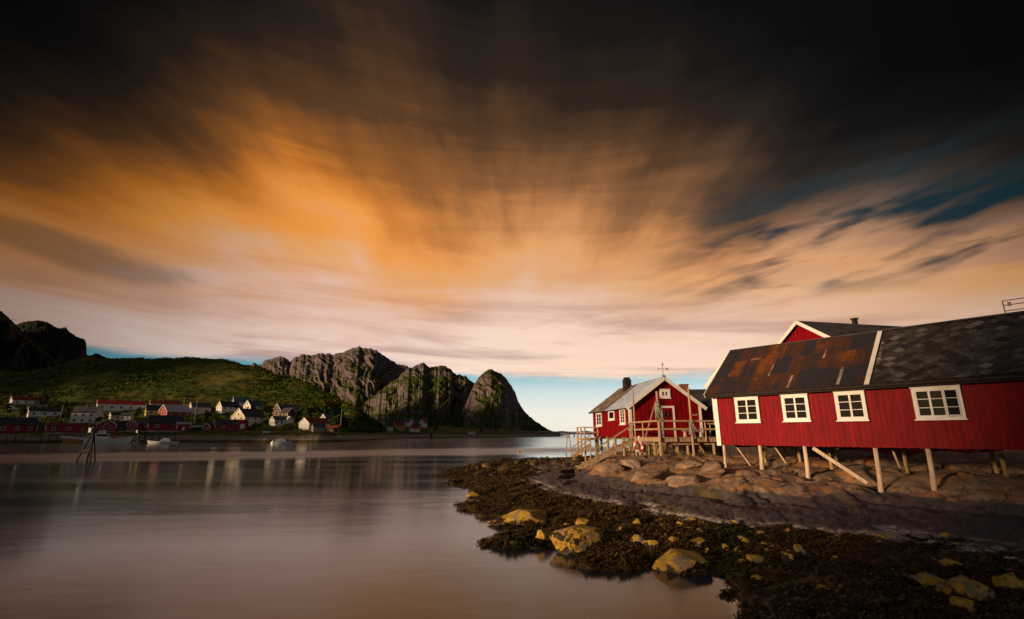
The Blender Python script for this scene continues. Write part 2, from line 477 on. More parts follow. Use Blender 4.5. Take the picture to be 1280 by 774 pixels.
# ------------------------------------------------------------------ near shore
land = [(at_z(px, py, 0).x, at_z(px, py, 0).y) for px, py in
        [(737, 571), (700, 574), (640, 577), (600, 581), (556, 590), (575, 600), (586, 612), (598, 626), (622, 640), (626, 652),
         (640, 660), (668, 664), (690, 684), (720, 696), (752, 694), (780, 706), (840, 716), (905, 722), (920, 732), (936, 772)]]
land += [(3.7, 7), (2.2, 4.2), (0, 3), (-3, 2.2), (-5, -3), (-6, -20), (70, -20), (70, 100), (26, 100), (15, 84)]
rockp = [(at_z(px, py, .55).x, at_z(px, py, .55).y) for px, py in
         [(735, 577), (716, 588), (699, 602), (712, 609), (742, 615), (765, 620), (800, 623), (850, 629), (905, 640), (940, 646), (985, 641),
          (1020, 650), (1080, 643), (1133, 645), (1205, 656), (1270, 661), (1330, 668)]]
rockp += [(19, 12), (24, 6), (68, -5), (68, 92), (30, 92), (17, 78), (12.5, 66)]
islets = []
for px, py, rx, h_ in [(655, 679, 1.0, .30), (640, 682, .55, .26), (672, 677, .6, .26), (752, 707, .55, .24), (775, 709, .6, .26), (600, 637, .9, .2), (575, 604, 1.0, .22),
                       (618, 645, .7, .22), (560, 595, 1.2, .22), (632, 575, .9, .3), (646, 676, .4, .2), (586, 631, .6, .2)]:
    p = at_z(px, py, 0); islets.append((p.x, p.y, rx, h_))


def G(x, y, fine=True):
    x, y = np.asarray(x, float), np.asarray(y, float)
    wob = fbm(x * 0.9, y * 0.9, 11, 4) * 0.55
    sd = sdf(land, x, y) + wob
    z = np.where(sd > 0, 0.42 * (1 - np.exp(-sd / 3.2)) + 0.02 * np.minimum(sd, 6), 0.20 * sd)
    z = np.maximum(z, -1.5)
    z = z + fbm(x * 1.3, y * 1.3, 23, 4) * 0.10 * sm(sd, -1.5, 1.5)
    for ix, iy, rx, h_ in islets:
        dd = ((x - ix) / (rx * 1.8)) ** 2 + ((y - iy) / (rx * 1.1)) ** 2
        z = np.maximum(z, h_ * 0.55 - 0.30 * dd + 0.10 * fbm(x * 2.6, y * 2.6, 29, 4))
    # rock shelf
    sr = sdf(rockp, x, y) + fbm(x * 0.55, y * 0.55, 31, 4) * 0.9
    rise = np.where(sr > 0, 0.62 * (1 - np.exp(-sr / 1.6)) + 0.055 * np.minimum(sr, 12), 0.0)
    lump = domes(x * 0.34 + 0.2 * fbm(x * .4, y * .4, 3, 2), y * 0.42, 41) * 0.62 + domes(x * 0.9, y * 0.9, 47) * 0.07
    crack = np.abs(fbm(x * 0.45 + y * 0.25, y * 0.6 - x * 0.1, 53, 3))
    rk = sm(sr, -0.2, 1.6)
    z = np.where(sr > 0, np.maximum(z, 0.46 + rise), z + 0.30 * sm(sr, -3.5, 0.2))
    z = z + rk * (lump * sm(sr, 0.6, 3.0) - 0.16) - rk * 0.16 * (1 - sm(crack, 0.0, 0.09)) + 0.09 * rk
    if fine:
        wk = (1 - rk) * sm(z, -0.05, 0.1)
        z = z + wk * (0.09 * domes(x * 2.1, y * 2.1, 61) + 0.05 * fbm(x * 7, y * 7, 67, 3)) + rk * (0.015 + 0.03 * sm(z, 1.0, 1.3)) * fbm(x * 3.5, y * 3.5, 71, 4)
    # knoll under the photographer
    z = z + 1.25 * np.exp(-((x + 0.3) ** 2 + (y + 1.8) ** 2) / 9.0)
    return z


azs = np.concatenate([np.linspace(-175, -32, 60)[:-1], np.linspace(-32, 52, 760), np.linspace(52, 178, 60)[1:]])
rr = np.concatenate([np.linspace(0.2, 6, 14)[:-1], 6 * np.exp(np.linspace(0, math.log(110 / 6), 430))])
A_, R_ = np.meshgrid(np.radians(azs), rr)
GX, GY = np.sin(A_) * R_, np.cos(A_) * R_
GZ = G(GX, GY)
ground = grid_mesh('shore_rocks', GX, GY, GZ, M['shore'], mask=(GZ.ravel() > -1.2))
tag(ground, 'rocky shelf and weed covered foreshore below the red cabins', 'shore', kind='structure')


def g1(x, y): return float(G(np.array([x]), np.array([y]), False)[0])


def hit_ground(px, py, ymin=7.0, ymax=85.0):
    d = ray(px, py); ts = np.linspace(ymin / d[1], ymax / d[1], 900)
    z = EYE + ts * d[2]; g = np.maximum(G(ts * d[0], ts * d[1], False), 0.0)
    k = np.argmax(z <= g)
    return Vector((d[0] * ts[k], d[1] * ts[k], float(g[k])))


# ------------------------------------------------------------------ village hill across the water
SH = sorted([(-900, 150), (-300, 170), (-60, 192), (60, 200), (150, 208), (250, 208), (330, 208), (400, 212), (440, 234), (462, 272), (476, 320), (490, 390), (508, 432), (560, 470), (620, 520), (660, 580), (700, 720)])
CR = [(-900, 470, 560), (-500, 462, 560), (-200, 464, 560), (-60, 466, 540), (0, 465, 530), (40, 464, 530), (75, 458, 520), (108, 447, 520), (150, 450, 520), (200, 451, 520), (245, 449, 520),
      (285, 453, 510), (330, 464, 450), (380, 478, 385), (420, 496, 345), (445, 511, 325), (462, 523, 352), (480, 532, 430), (510, 533, 540), (545, 532, 590), (585, 535, 620), (620, 537, 660), (660, 539, 720), (700, 541.5, 830)]
sh_r = [rm(p, 551)[0] for p, _ in SH]; sh_y = [q for _, q in SH]
cr_r = [rm(p, y)[0] for p, y, _ in CR]; cr_m = [rm(p, y)[1] for p, y, _ in CR]; cr_y = [q for _, _, q in CR]


def hill_z(r, Y, fine=True):
    r, Y = np.asarray(r, float), np.asarray(Y, float)
    Sy = np.interp(r, sh_r, sh_y); Cy = np.interp(r, cr_r, cr_y)
    zc = EYE + np.interp(r, cr_r, cr_m) * Cy
    d_, D = Y - Sy, Cy - Sy
    d_ = d_ - 5.0 * fbm(r * 26, r * 3 + 1.5, 5, 4) * np.exp(-np.abs(d_) / 22.0)
    kk = np.clip(zc / 26.0, 0.22, 1.0)
    pts = [(-60, -4), (0, 0), (5, 1.5), (14, 2.7), (26, 4.4), (55, 8.0), (100, 14.5)]
    z = np.interp(d_, [p[0] for p in pts], [p[1] for p in pts])
    z = np.where(z > 2.7 * kk, 2.7 * kk + (z - 2.7 * kk) * kk, z)
    u = np.clip((d_ - 100 * kk) / np.maximum(D - 100 * kk, 5), 0, 1)
    z0 = np.interp(100 * kk, [p[0] for p in pts], [p[1] for p in pts]); z0 = 2.7 * kk + (z0 - 2.7 * kk) * kk
    zu = z0 + (zc - z0) * (1 - (1 - u) ** 1.35)
    z = np.where(d_ > 100 * kk, zu, z)
    back = np.clip((Y - Cy) / 260, 0, 1)
    z = np.where(Y > Cy, zc * (1 - 0.75 * back * back) - 8 * back, z)
    if fine:
        x = r * Y
        z = z + fbm(x * 0.035, Y * 0.035, 77, 5) * np.clip(z * 0.07, 0, 3.2) + np.clip(z, 0, 1.5) * 0.45 * fbm(x * 0.16, Y * 0.16, 79, 4)
    return z


rcol = np.linspace(rm(-900, 551)[0], rm(700, 551)[0], 900)
u_ = np.concatenate([np.linspace(-0.12, 0.12, 40)[:-1], np.linspace(0.12, 1.0, 150)[:-1], np.linspace(1.0, 1.9, 26)])
RC, UU = np.meshgrid(rcol, u_)
SYc, CYc = np.interp(RC, sh_r, sh_y), np.interp(RC, cr_r, cr_y)
HY = SYc + UU * (CYc - SYc)
hill = grid_mesh('hill', RC * HY, HY, hill_z(RC, HY), M['hill'])
tag(hill, 'green scrubby hill with a rocky waterside rim behind the village', 'hill', kind='structure')


def hit_hill(px, py):
    d = ray(px, py); r = d[0] / d[1]
    Ys = np.linspace(150, 900, 3000)
    z = EYE + d[2] / d[1] * Ys; h = hill_z(np.full_like(Ys, r), Ys, False)
    ok = (z <= h)
    k = int(np.argmax(ok)) if ok.any() else 300
    return Vector((r * Ys[k], Ys[k], float(hill_z(np.array([r]), np.array([Ys[k]]))[0])))


# ------------------------------------------------------------------ mountains
def mountain(name, label, prof, ridge, width, mat_, seed, ncol=420, nrow=150, amp=1.0, fine_jag=0.0032, skew=0.0, toe=0.0):
    rp = [rm(x, y) for x, y in prof]
    r0, r1 = rp[0][0], rp[-1][0]
    r = np.linspace(r0, r1, ncol)
    m0 = np.interp(r, [a for a, _ in rp], [b for _, b in rp])
    pr = [a for a, _ in rp]
    Rr = np.interp(r, np.linspace(r0, r1, len(ridge)), ridge)
    jag = fbm(r * 150, r * 0 + seed, seed, 4, 0.6) * fine_jag * np.minimum(1, 12 * (r - r0)) * np.clip(m0 / 0.03, 0, 1)
    mr = np.maximum(m0 + jag, 0.0002)
    t = np.concatenate([np.linspace(0, 1, nrow), [1.0, 1.0, 1.0]])
    RR, T = np.meshgrid(r, t)
    Mr = np.broadcast_to(mr, RR.shape); RD = np.broadcast_to(Rr, RR.shape)
    H = EYE + Mr * RD
    Wd = width * np.clip(H / np.max(H), 0.12, 1)
    D = RD - Wd * (1 - T) ** 1.18
    Zt = H * T
    X0 = RR * RD
    dip = X0 + skew * Zt
    L = 240.0; dip = dip + 120 * fbm(X0 / 170, Zt / 130, seed + 31, 4); Zw = Zt + 45 * fbm(X0 / 90, Zt / 90, seed + 37, 3)
    g = fbm(dip / L, Zw / (L * 0.95), seed + 3, 6, 0.55, ridged=True)
    g2 = fbm((dip + 0.5 * Zt) / 55.0 + 9, Zt / 85.0, seed + 8, 5, 0.55, ridged=True)
    g3 = fbm((dip - 0.4 * Zt) / 22.0 + 4, Zt / 26.0, seed + 15, 4, 0.6)
    env = sm(T, 0.0, 0.12) * (1 - sm(T, 0.86, 1.0)) * np.clip(H / 120, 0.1, 1)
    D = D - env * amp * (42 * g + 26 * g2 + 13 * g3)
    Zt = Zt + env * 10 * fbm(dip / 60, Zt / 60, seed + 21, 4)
    k = nrow
    for j, (dd, zz_) in enumerate([(60, .93), (200, .6), (420, 0.0)]):
        D[k + j] = Rr + dd; Zt[k + j] = H[k + j] * zz_
    o = grid_mesh(name, RR * D, D, Zt - 1.0, mat_)
    return tag(o, label, 'mountain', kind='structure')


massif = [(240, 470), (262, 462), (285, 456), (300, 458), (310, 458), (316, 453), (323, 457), (335, 449), (344, 447), (353, 445), (362, 451), (377, 442), (386, 444), (404, 441.6), (418, 443), (431, 438.5), (440, 435), (450, 433.2),
          (461, 434.4), (468, 437), (475.6, 441.6), (490, 450.5), (500, 455), (511.5, 458.8), (530, 468), (560, 488), (600, 512), (640, 538)]
mountain('mountain', 'broad rocky mountain massif with green ledges across the fjord', massif, [2300, 2150, 2000, 1900, 1800], 620, M['mountain'], 5, 520, 190, 1.0, 0.0045, skew=0.35)
spur = [(395, 540), (430, 520), (460, 500), (480, 484), (500, 470), (511, 459.5), (517, 457), (524, 455), (531, 454), (538.5, 459), (545, 457), (551, 456.6), (558, 459), (565, 462.4), (571, 468.5), (577, 469), (583, 471), (590, 477), (596, 482),
        (604, 495), (614, 512), (630, 530), (640, 540)]
mountain('mountain', 'steep rock spur with tilted slabs between the massif and the dome', spur, [1500, 1550, 1600, 1620, 1560, 1500], 430, M['mountain'], 12, 420, 170, 1.0, 0.005, skew=-0.55)
dome = [(572, 535), (580, 510), (588, 490), (595, 476), (600, 469), (605, 465), (610, 461.5), (614, 461), (620, 463.5), (626.5, 466.7), (633, 473), (639, 481), (644, 491), (648, 502.6), (653, 510), (659, 517), (665, 523), (669.6, 526.5), (677, 531), (684, 535.7), (691, 538.5), (705, 541.2)]
mountain('mountain', 'smooth domed rock tower at the end of the mountain ridge', dome, [1380, 1420, 1440, 1420, 1400], 300, M['mountain'], 25, 360, 150, 0.75, skew=0.25)
darkm = [(-260, 330), (-180, 318), (-110, 345), (-50, 362), (-20, 378), (0, 388), (10, 395), (18, 403), (26, 412), (45, 428), (70, 448), (95, 468)]
mountain('mountain', 'nearest silhouetted mountain shoulder at the left edge', darkm, [620, 640, 660], 300, M['silhouette_mountain'], 33, 260, 80, 0.9)
darkm2 = [(-60, 440), (-20, 425), (10, 408), (22, 404.5), (30, 401.5), (40, 401), (48, 399.8), (54, 400.5), (60, 402.5), (68, 407.5), (74, 410), (78, 409), (82, 408.3), (88, 415), (95, 419.5), (102, 422.5), (106, 423.5), (108, 428), (108.6, 443), (114, 443.5), (120, 440.8), (126, 443), (131, 445), (138, 449), (160, 458), (200, 470)]
mountain('mountain', 'silhouetted jagged mountain with a steep drop and a snow patch', darkm2, [880, 880, 880], 300, M['silhouette_mountain'], 37, 420, 80, 0.8, 0.0012)
far = [(686, 541.5), (692, 540.2), (698, 539), (703, 538.6), (708, 539.4), (716, 540.6), (724, 539.2), (731, 538.2), (740, 539.6), (752, 538.6), (765, 540.5), (780, 541.8)]
M['far_mountain'] = mat('far_mountain_blue', (0.10, 0.24, 0.42), (0.16, 0.34, 0.52), 0.95, 0.002, 'World')  # blue of the distance put into the rock colour
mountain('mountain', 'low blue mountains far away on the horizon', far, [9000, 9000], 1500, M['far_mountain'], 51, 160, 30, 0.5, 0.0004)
# unseen hills added out of frame to shade the left village and slope
Xa, Ya = np.meshgrid(np.linspace(-1150, -210, 150), np.linspace(-150, 560, 80))
Za = 165 * np.exp(-(((Xa + 820) / 190) ** 2)) * sm(Ya, 70, 140) * (1 - sm(Ya, 320, 430)) + 30 * np.exp(-(((Xa + 256) / 17) ** 2)) * sm(Ya, 96, 122) * (1 - sm(Ya, 225, 270)) + 9 * fbm(Xa / 70, Ya / 70, 91, 4) * sm(Ya, 0, 100) - 6 + 3 * sm(Ya, 0, 100)
tag(grid_mesh('hill', Xa, Ya, Za, M['hill']), 'unseen hillside added to shade the left village shore', 'hill', kind='structure')

# unseen knoll added behind the camera to shade the right end of the foreshore
Xk, Yk = np.meshgrid(np.linspace(-110, -34, 90), np.linspace(-92, -14, 90))
rk_ = np.sqrt(((Xk + 71) / 1.15) ** 2 + (Yk + 51.0) ** 2) + 3.0 * fbm(Xk / 9, Yk / 9, 131, 4)
Zk = 31 * (1 - sm(rk_, 9, 18)) - 2.5 + 1.2 * fbm(Xk / 5, Yk / 5, 133, 4) * (rk_ < 24)
tag(grid_mesh('hill', Xk, Yk, Zk, M['hill']), 'unseen rocky knoll added to shade the right foreshore', 'hill', kind='structure')
# ------------------------------------------------------------------ painted timber, roofs, glass
def board_mat(name, c1, c2, dirt, rough=0.6):
    m_ = bpy.data.materials.new(name); m_.use_nodes = True; n = NT(m_.node_tree)
    v = n.new('ShaderNodeTexCoord').outputs['Object']
    mp = n.new('ShaderNodeMapping'); n.put(mp.inputs[0], v); mp.inputs['Scale'].default_value = (4, 4, 0.5)
    nz = n.noise(mp.outputs[0], 2.2, 5, 0.6); nl = n.noise(v, 0.7, 4, 0.55)
    rp = n.new('ShaderNodeNewGeometry').outputs['Random Per Island']
    col = n.mix(n.ss(nz, 0.35, 0.65), c1, c2)
    k = n.m('MULTIPLY_ADD', rp, 0.24, 0.88)
    col = n.mix(1.0, col, n.xyz(k, k, k), 'MULTIPLY')
    col = n.mix(n.mul(n.ss(nl, 0.52, 0.72), 0.45), col, dirt)
    fine_ = n.noise(mp.outputs[0], 9.0, 4, 0.6)
    col = n.mix(n.mul(n.ss(fine_, 0.62, 0.74), 0.35), col, dirt)
    finish(n, col, rough, n.bump(fine_, 0.25, 0.01), 0.12)
    return m_


M['red'] = board_mat('red_paint', (0.165, 0.0014, 0.0045), (0.24, 0.0028, 0.0065), (0.065, 0.002, 0.003))
M['patch'] = mat('bare_zinc', (0.30, 0.25, 0.22), (0.17, 0.09, 0.06), 0.7, 2.0, lo=.45, hi=.6)
M['red_far'] = mat('red_paint_village', (0.24, 0.012, 0.012), (0.32, 0.02, 0.018), 0.7, 0.6)
M['white'] = mat('white_paint', (0.78, 0.75, 0.70), (0.62, 0.56, 0.49), 0.5, 2.5, lo=0.5, hi=0.8, bump=0.1, bdist=0.004)
M['wood'] = mat('weathered_wood', (0.30, 0.20, 0.115), (0.44, 0.31, 0.19), 0.8, 2.0, stretch=(5, 5, 0.8), bump=0.3, bdist=0.006, island=0.22, c3=(0.16, 0.11, 0.07), s3=3.0)
M['greenwood'] = mat('pier_timber', (0.24, 0.18, 0.07), (0.36, 0.26, 0.12), 0.8, 2.0, stretch=(5, 5, 0.8), bump=0.3, bdist=0.006, island=0.2, c3=(0.11, 0.10, 0.03), s3=2.0)
M['pale_post'] = mat('peeled_post', (0.50, 0.36, 0.25), (0.64, 0.49, 0.36), 0.75, 2.5, stretch=(5, 5, 0.6), bump=0.35, bdist=0.008, c3=(0.25, 0.17, 0.11), s3=4.0)
M['darkwood'] = mat('tarred_wood', (0.018, 0.013, 0.011), (0.045, 0.03, 0.023), 0.8, 2.0, stretch=(5, 5, 0.8))
M['pane'] = mat('window_glass', (0.010, 0.010, 0.012), (0.018, 0.015, 0.014), 0.06, 0.8, spec=0.08)
M['curtain'] = mat('window_curtain', (0.32, 0.24, 0.18), (0.45, 0.36, 0.28), 0.9, 6.0)
m_ = bpy.data.materials.new('slate'); m_.use_nodes = True; n = NT(m_.node_tree)
v = n.new('ShaderNodeTexCoord').outputs['Object']; rp = n.new('ShaderNodeNewGeometry').outputs['Random Per Island']
a_ = n.noise(v, 3.0, 6, .65)
col = n.ramp(rp, [(0, (0.022, 0.019, 0.019)), (.45, (0.045, 0.039, 0.037)), (.80, (0.060, 0.053, 0.050)), (.90, (0.085, 0.075, 0.070)), (1, (0.15, 0.134, 0.125))])
col = n.mix(n.ss(a_, .5, .7), col, n.mix(0.5, col, (0.02, 0.017, 0.015)))
col = n.mix(n.ss(n.noise(v, 5.0, 5, .65), .56, .70), col, (0.14, 0.125, 0.105))
finish(n, col, .8, n.bump(a_, .5, .02), .12); M['slate'] = m_
M['slate_far'] = mat('dark_roofing', (0.030, 0.028, 0.030), (0.065, 0.06, 0.06), 0.8, 0.8)
M['tin'] = mat('sky_tinted_metal', (0.36, 0.43, 0.56), (0.48, 0.55, 0.68), 0.45, 1.5, island=0.12, spec=0.5)  # blue of the reflected sky put into the sheet colour
M['old_roof'] = mat('brown_slate', (0.13, 0.095, 0.07), (0.25, 0.19, 0.145), 0.8, 2.0, island=0.35, bump=0.3)
M['brick'] = mat('chimney_brick', (0.16, 0.045, 0.03), (0.26, 0.085, 0.05), 0.85, 6.0, bump=0.5)
M['black'] = mat('black_metal', (0.012, 0.012, 0.013), (0.03, 0.028, 0.028), 0.6, 4.0)
M['steel'] = mat('galvanised_steel', (0.22, 0.20, 0.19), (0.34, 0.30, 0.27), 0.5, 4.0)
# rusty corrugated sheets
m_ = bpy.data.materials.new('rusty_sheet'); m_.use_nodes = True; n = NT(m_.node_tree)
v = n.new('ShaderNodeTexCoord').outputs['Object']
rp = n.new('ShaderNodeNewGeometry').outputs['Random Per Island']
mp = n.new('ShaderNodeMapping'); n.put(mp.inputs[0], v); mp.inputs['Scale'].default_value = (5.0, 0.55, 0.55)
nr_ = n.add(n.mul(n.noise(v, 1.1, 6, 0.65), .55), n.mul(n.noise(mp.outputs[0], 1.0, 6, 0.65), .45)); ng = n.noise(v, 5.0, 5, 0.6)
t_ = n.add(n.mul(n.sub(rp, 0.5), 0.30), nr_)
col = n.mix(n.ss(t_, 0.42, 0.54), (0.030, 0.027, 0.034), (0.070, 0.030, 0.020))
col = n.mix(n.ss(n.add(t_, n.mul(n.sub(ng, .5), .25)), 0.56, 0.70), col, (0.17, 0.055, 0.018))
col = n.mix(n.ss(rp, 0.985, 0.99), col, (0.24, 0.19, 0.165))
finish(n, col, 0.65, n.bump(ng, 0.3, 0.01), 0.15)
M['rust'] = m_


def vboards(mb, x0, x1, y, z0, top, out=-1, wd=0.15, relief=0.022, rnd=None):
    """vertical boards along local x on the plane y, board on board; top(x) is the height."""
    rnd = rnd or random.Random(3)
    nb_ = max(1, round((x1 - x0) / wd)); wd = (x1 - x0) / nb_
    for i in range(nb_):
        a, b = x0 + i * wd, x0 + (i + 1) * wd
        if i % 2 == 0: a, b, th = a - 0.012, b + 0.012, relief * 2
        else: a, b, th = a + 0.0121, b - 0.0121, relief
        a, b = max(a, x0), min(b, x1)
        dz_ = rnd.uniform(-0.012, 0.012)
        ya, yb = (y - th, y) if out < 0 else (y, y + th)
        mb.hexa([(a, ya, z0 + dz_), (b, ya, z0 + dz_), (b, yb, z0 + dz_), (a, yb, z0 + dz_)],
                [(a, ya, top(a)), (b, ya, top(b)), (b, yb, top(b)), (a, yb, top(a))])


def rot_mb(mb, m4):
    mb.v = [tuple(m4 @ Vector(p)) for p in mb.v]; return mb


def window(parent, x0, x1, z0, z1, y, cols=2, rows=3, axis='x', fw=0.085, opened=None, deep=0.07):
    """casement window on the plane y = const (axis x) or x = const (axis y), outside towards -y / -x; the panes are a sub-part."""
    T = (lambda p: p) if axis == 'x' else (lambda p: (p[1], p[0], p[2]))
    fr = MB(); gl = MB()
    def B(mb, a0, a1, b0, b1, c0, c1):
        mb.box(a0, a1, b0, b1, c0, c1)
    yo = y - deep
    B(fr, x0, x1, yo, y, z1 - fw, z1); B(fr, x0, x1, yo, y, z0, z0 + fw)
    B(fr, x0, x0 + fw, yo, y, z0 + fw, z1 - fw); B(fr, x1 - fw, x1, yo, y, z0 + fw, z1 - fw)
    B(fr, x0 - 0.04, x1 + 0.04, yo - 0.05, y, z0 - 0.045, z0 - 0.001)        # sill
    B(fr, x0 - 0.03, x1 + 0.03, yo - 0.03, y, z1 + 0.001, z1 + 0.035)
    ix0, ix1, iz0, iz1 = x0 + fw, x1 - fw, z0 + fw, z1 - fw
    cw = (ix1 - ix0) / cols
    for c in range(cols):
        a, b = ix0 + c * cw, ix0 + (c + 1) * cw
        if opened == c: continue
        sf = 0.035
        yy = yo + 0.012
        B(fr, a, a + sf, yy, y, iz0, iz1); B(fr, b - sf, b, yy, y, iz0, iz1)
        B(fr, a + sf, b - sf, yy, y, iz0, iz0 + sf); B(fr, a + sf, b - sf, yy, y, iz1 - sf, iz1)
        for r_ in range(1, rows):
            zc = iz0 + (iz1 - iz0) * r_ / rows
            B(fr, a + sf, b - sf, yy + 0.008, y, zc - 0.013, zc + 0.013)
    B(gl, ix0, ix1, y - 0.022, y - 0.012, iz0, iz1)
    fr.v = [T(p) for p in fr.v]; gl.v = [T(p) for p in gl.v]
    f = fr.build('window', M['white'], parent); gl.build('pane', M['pane'], f)
    if opened is not None:
        a, b = ix0 + opened * cw, ix0 + (opened + 1) * cw
        sh = MB(); sf = 0.04
        sh.box(0, cw, -0.03, 0, 0, sf); sh.box(0, cw, -0.03, 0, iz1 - iz0 - sf, iz1 - iz0)
        sh.box(0, sf, -0.03, 0, sf, iz1 - iz0 - sf); sh.box(cw - sf, cw, -0.03, 0, sf, iz1 - iz0 - sf)
        for r_ in range(1, rows):
            zc = (iz1 - iz0) * r_ / rows
            sh.box(sf, cw - sf, -0.028, 0, zc - 0.012, zc + 0.012)
        sh.v = [tuple(Vector((b, yo, iz0)) + Matrix.Rotation(R(24), 3, 'Z') @ Vector((-p[0], p[1], p[2]))) for p in sh.v]
        sh.build('open_sash', M['white'], f)
        gp = MB(); gp.box(sf, cw - sf, -0.016, -0.012, sf, iz1 - iz0 - sf); gp.v = [tuple(Vector((b, yo, iz0)) + Matrix.Rotation(R(24), 3, 'Z') @ Vector((-p[0], p[1], p[2]))) for p in gp.v]; gp.build('sash_pane', M['pane'], f)
    return f


def rafter_plane(mb, x0, x1, ya, za, yb, zb, th, mi=0):
    """a sloped slab between the lines (ya, za) and (yb, zb), from x0 to x1."""
    nrm = Vector((0, -(zb - za), yb - ya)).normalized()
    if nrm.z < 0: nrm = -nrm
    o = nrm * th
    b = [(x0, ya, za), (x1, ya, za), (x1, yb, zb), (x0, yb, zb)]
    mb.hexa(b, [(p[0], p[1] + o.y, p[2] + o.z) for p in b], mi)


def plane_hit(px, py, P0, nrm):
    d = Vector(ray(px, py)); o = Vector((0, 0, EYE)); nrm = Vector(nrm)
    t = (Vector(P0) - o).dot(nrm) / d.dot(nrm)
    return o + d * t


# ------------------------------------------------------------------ the long red boathouse on posts (large, right)
BX = Vector((0.634, -0.773, 0)).normalized(); BROT = math.atan2(BX.y, BX.x); BN = Vector((-BX.y, BX.x, 0))
B0 = Vector((10.1, 25.0, 0))
bh = empty('boathouse', (B0.x, B0.y, 1.0), BROT)
tag(bh, 'long dark red boathouse on posts, its roof half rusty sheets and half slate', 'boathouse')
ZB = 1.0


def on_wall(px, py):
    p = plane_hit(px, py, B0, BN); return (p - B0).dot(BX), p.z - ZB


WB, WT, RZ, HW = 2.70 - ZB, 5.30 - ZB, 7.60 - ZB, 2.75        # wall bottom, wall top, ridge, half width (local)
EZ, OV = 5.10 - ZB, 0.34                                     # eave edge
BL = 17.0
slope = (RZ - EZ) / (HW + OV)
wl_ = MB(); rnd = random.Random(5)
vboards(wl_, 0.0, BL, 0.0, WB, lambda x: WT, -1, 0.095, 0.016, rnd)
wl_.box(0.02, BL - 0.02, 0.0, 0.12, WB + 0.02, WT)
wl_.box(0.02, BL - 0.02, 2 * HW - 0.12, 2 * HW, WB + 0.02, WT)
for xx in (0.0, BL - 0.12):
    wl_.prism([(xx, 0.121, WB), (xx, 2 * HW - 0.121, WB), (xx, 2 * HW - 0.121, WT), (xx, HW, RZ - 0.08), (xx, 0.121, WT)], (0.12, 0, 0))
wl_.build('wall', M['red'], bh)
cb = MB(); cb.box(-0.05, 0.13, -0.085, -0.049, WB - 0.03, WT); cb.box(-0.085, -0.051, -0.085, 0.10, WB - 0.03, WT)
cb.build('corner_board', M['white'], bh)
fl = MB(); fl.box(0.05, BL - 0.05, 0.02, 2 * HW - 0.02, WB + 0.01, WB + 0.2)
for k in range(12):
    fl.bar((0.6 + k * 1.45, 0.35, WB - 0.05), (0.6 + k * 1.45, 2 * HW - 0.15, WB - 0.05), 0.10, 0.12)
fl.build('floor_frame', M['darkwood'], bh)
split = on_wall(1089, 476)[0]
rf = MB(); rafter_plane(rf, -0.30, BL + 0.3, -OV, EZ - 0.02, HW, RZ - 0.02, 0.05); rafter_plane(rf, -0.30, BL + 0.3, 2 * HW + OV, EZ - 0.02, HW + 0.001, RZ - 0.02, 0.05)
rf.box(-0.28, BL + 0.28, -OV + 0.01, -OV + 0.05, EZ - 0.17, EZ - 0.025)
roof = rf.build('roof', M['darkwood'], bh)
gut = MB(); gut.tube([(-0.28, -OV - 0.05, EZ - 0.06), (BL, -OV - 0.05, EZ - 0.06)], 0.055, 8); gut.build('gutter', M['darkwood'], roof)
# corrugated sheets
up = Vector((0, HW + OV, RZ - EZ)); SL = up.length; up.normalize(); nr = Vector((0, -up.z, up.y))


def on_roof(x, q, h=0.0):
    return Vector((x, -OV, EZ)) + up * q + nr * (0.055 + h) + Vector((0, 0, 0)) - Vector((0, 0, 0.02))


cs = MB(); rnd = random.Random(11)
rows = [(-0.06, SL * .37), (SL * .34, SL * .70), (SL * .67, SL + 0.02)]
for ri, (q0, q1) in enumerate(rows):
    x = -0.30 - rnd.uniform(0, 0.3)
    while x < split - 0.02:
        wd = rnd.choice([0.72, 0.78, 0.80, 0.62]); x1 = min(x + wd + 0.06, split)
        xa = max(x, -0.32)
        if x1 - xa < 0.12: break
        nn_ = max(4, int((x1 - xa) / 0.0325)); lift = 0.006 * (ri + 1) + rnd.uniform(0, 0.008); jq = rnd.uniform(-0.03, 0.03)
        vs = []
        for i in range(nn_ + 1):
            xx = xa + (x1 - xa) * i / nn_
            hh = 0.017 * math.sin(xx * 2 * math.pi / 0.13) + lift
            vs += [on_roof(xx, q0 + (jq if ri < 1 else 0), hh), on_roof(xx, q1, hh + 0.004)]
        cs.add(vs, [(2 * i, 2 * i + 2, 2 * i + 3, 2 * i + 1) for i in range(nn_)])
        x += wd
sheets = cs.build('corrugated_sheets', M['rust'], roof, smooth=True, fix=False); sheets['label'] = 'rust stained corrugated sheets'
for xx, q0, q1, ww in [(3.55, .05, 1.0, .10), (2.45, 1.15, 2.1, .09), (5.5, .05, 1.3, .12), (6.75, 1.3, 3.0, .10), (1.2, 2.7, 2.85, .5), (4.6, 2.2, 2.9, .08)]:
    ps = MB(); ps.hexa([on_roof(xx, q0, .040), on_roof(xx + ww, q0, .040), on_roof(xx + ww, q1, .040), on_roof(xx, q1, .040)], [on_roof(xx, q0, .046), on_roof(xx + ww, q0, .046), on_roof(xx + ww, q1, .046), on_roof(xx, q1, .046)]); ps.build('patch_strip', M['patch'], roof)
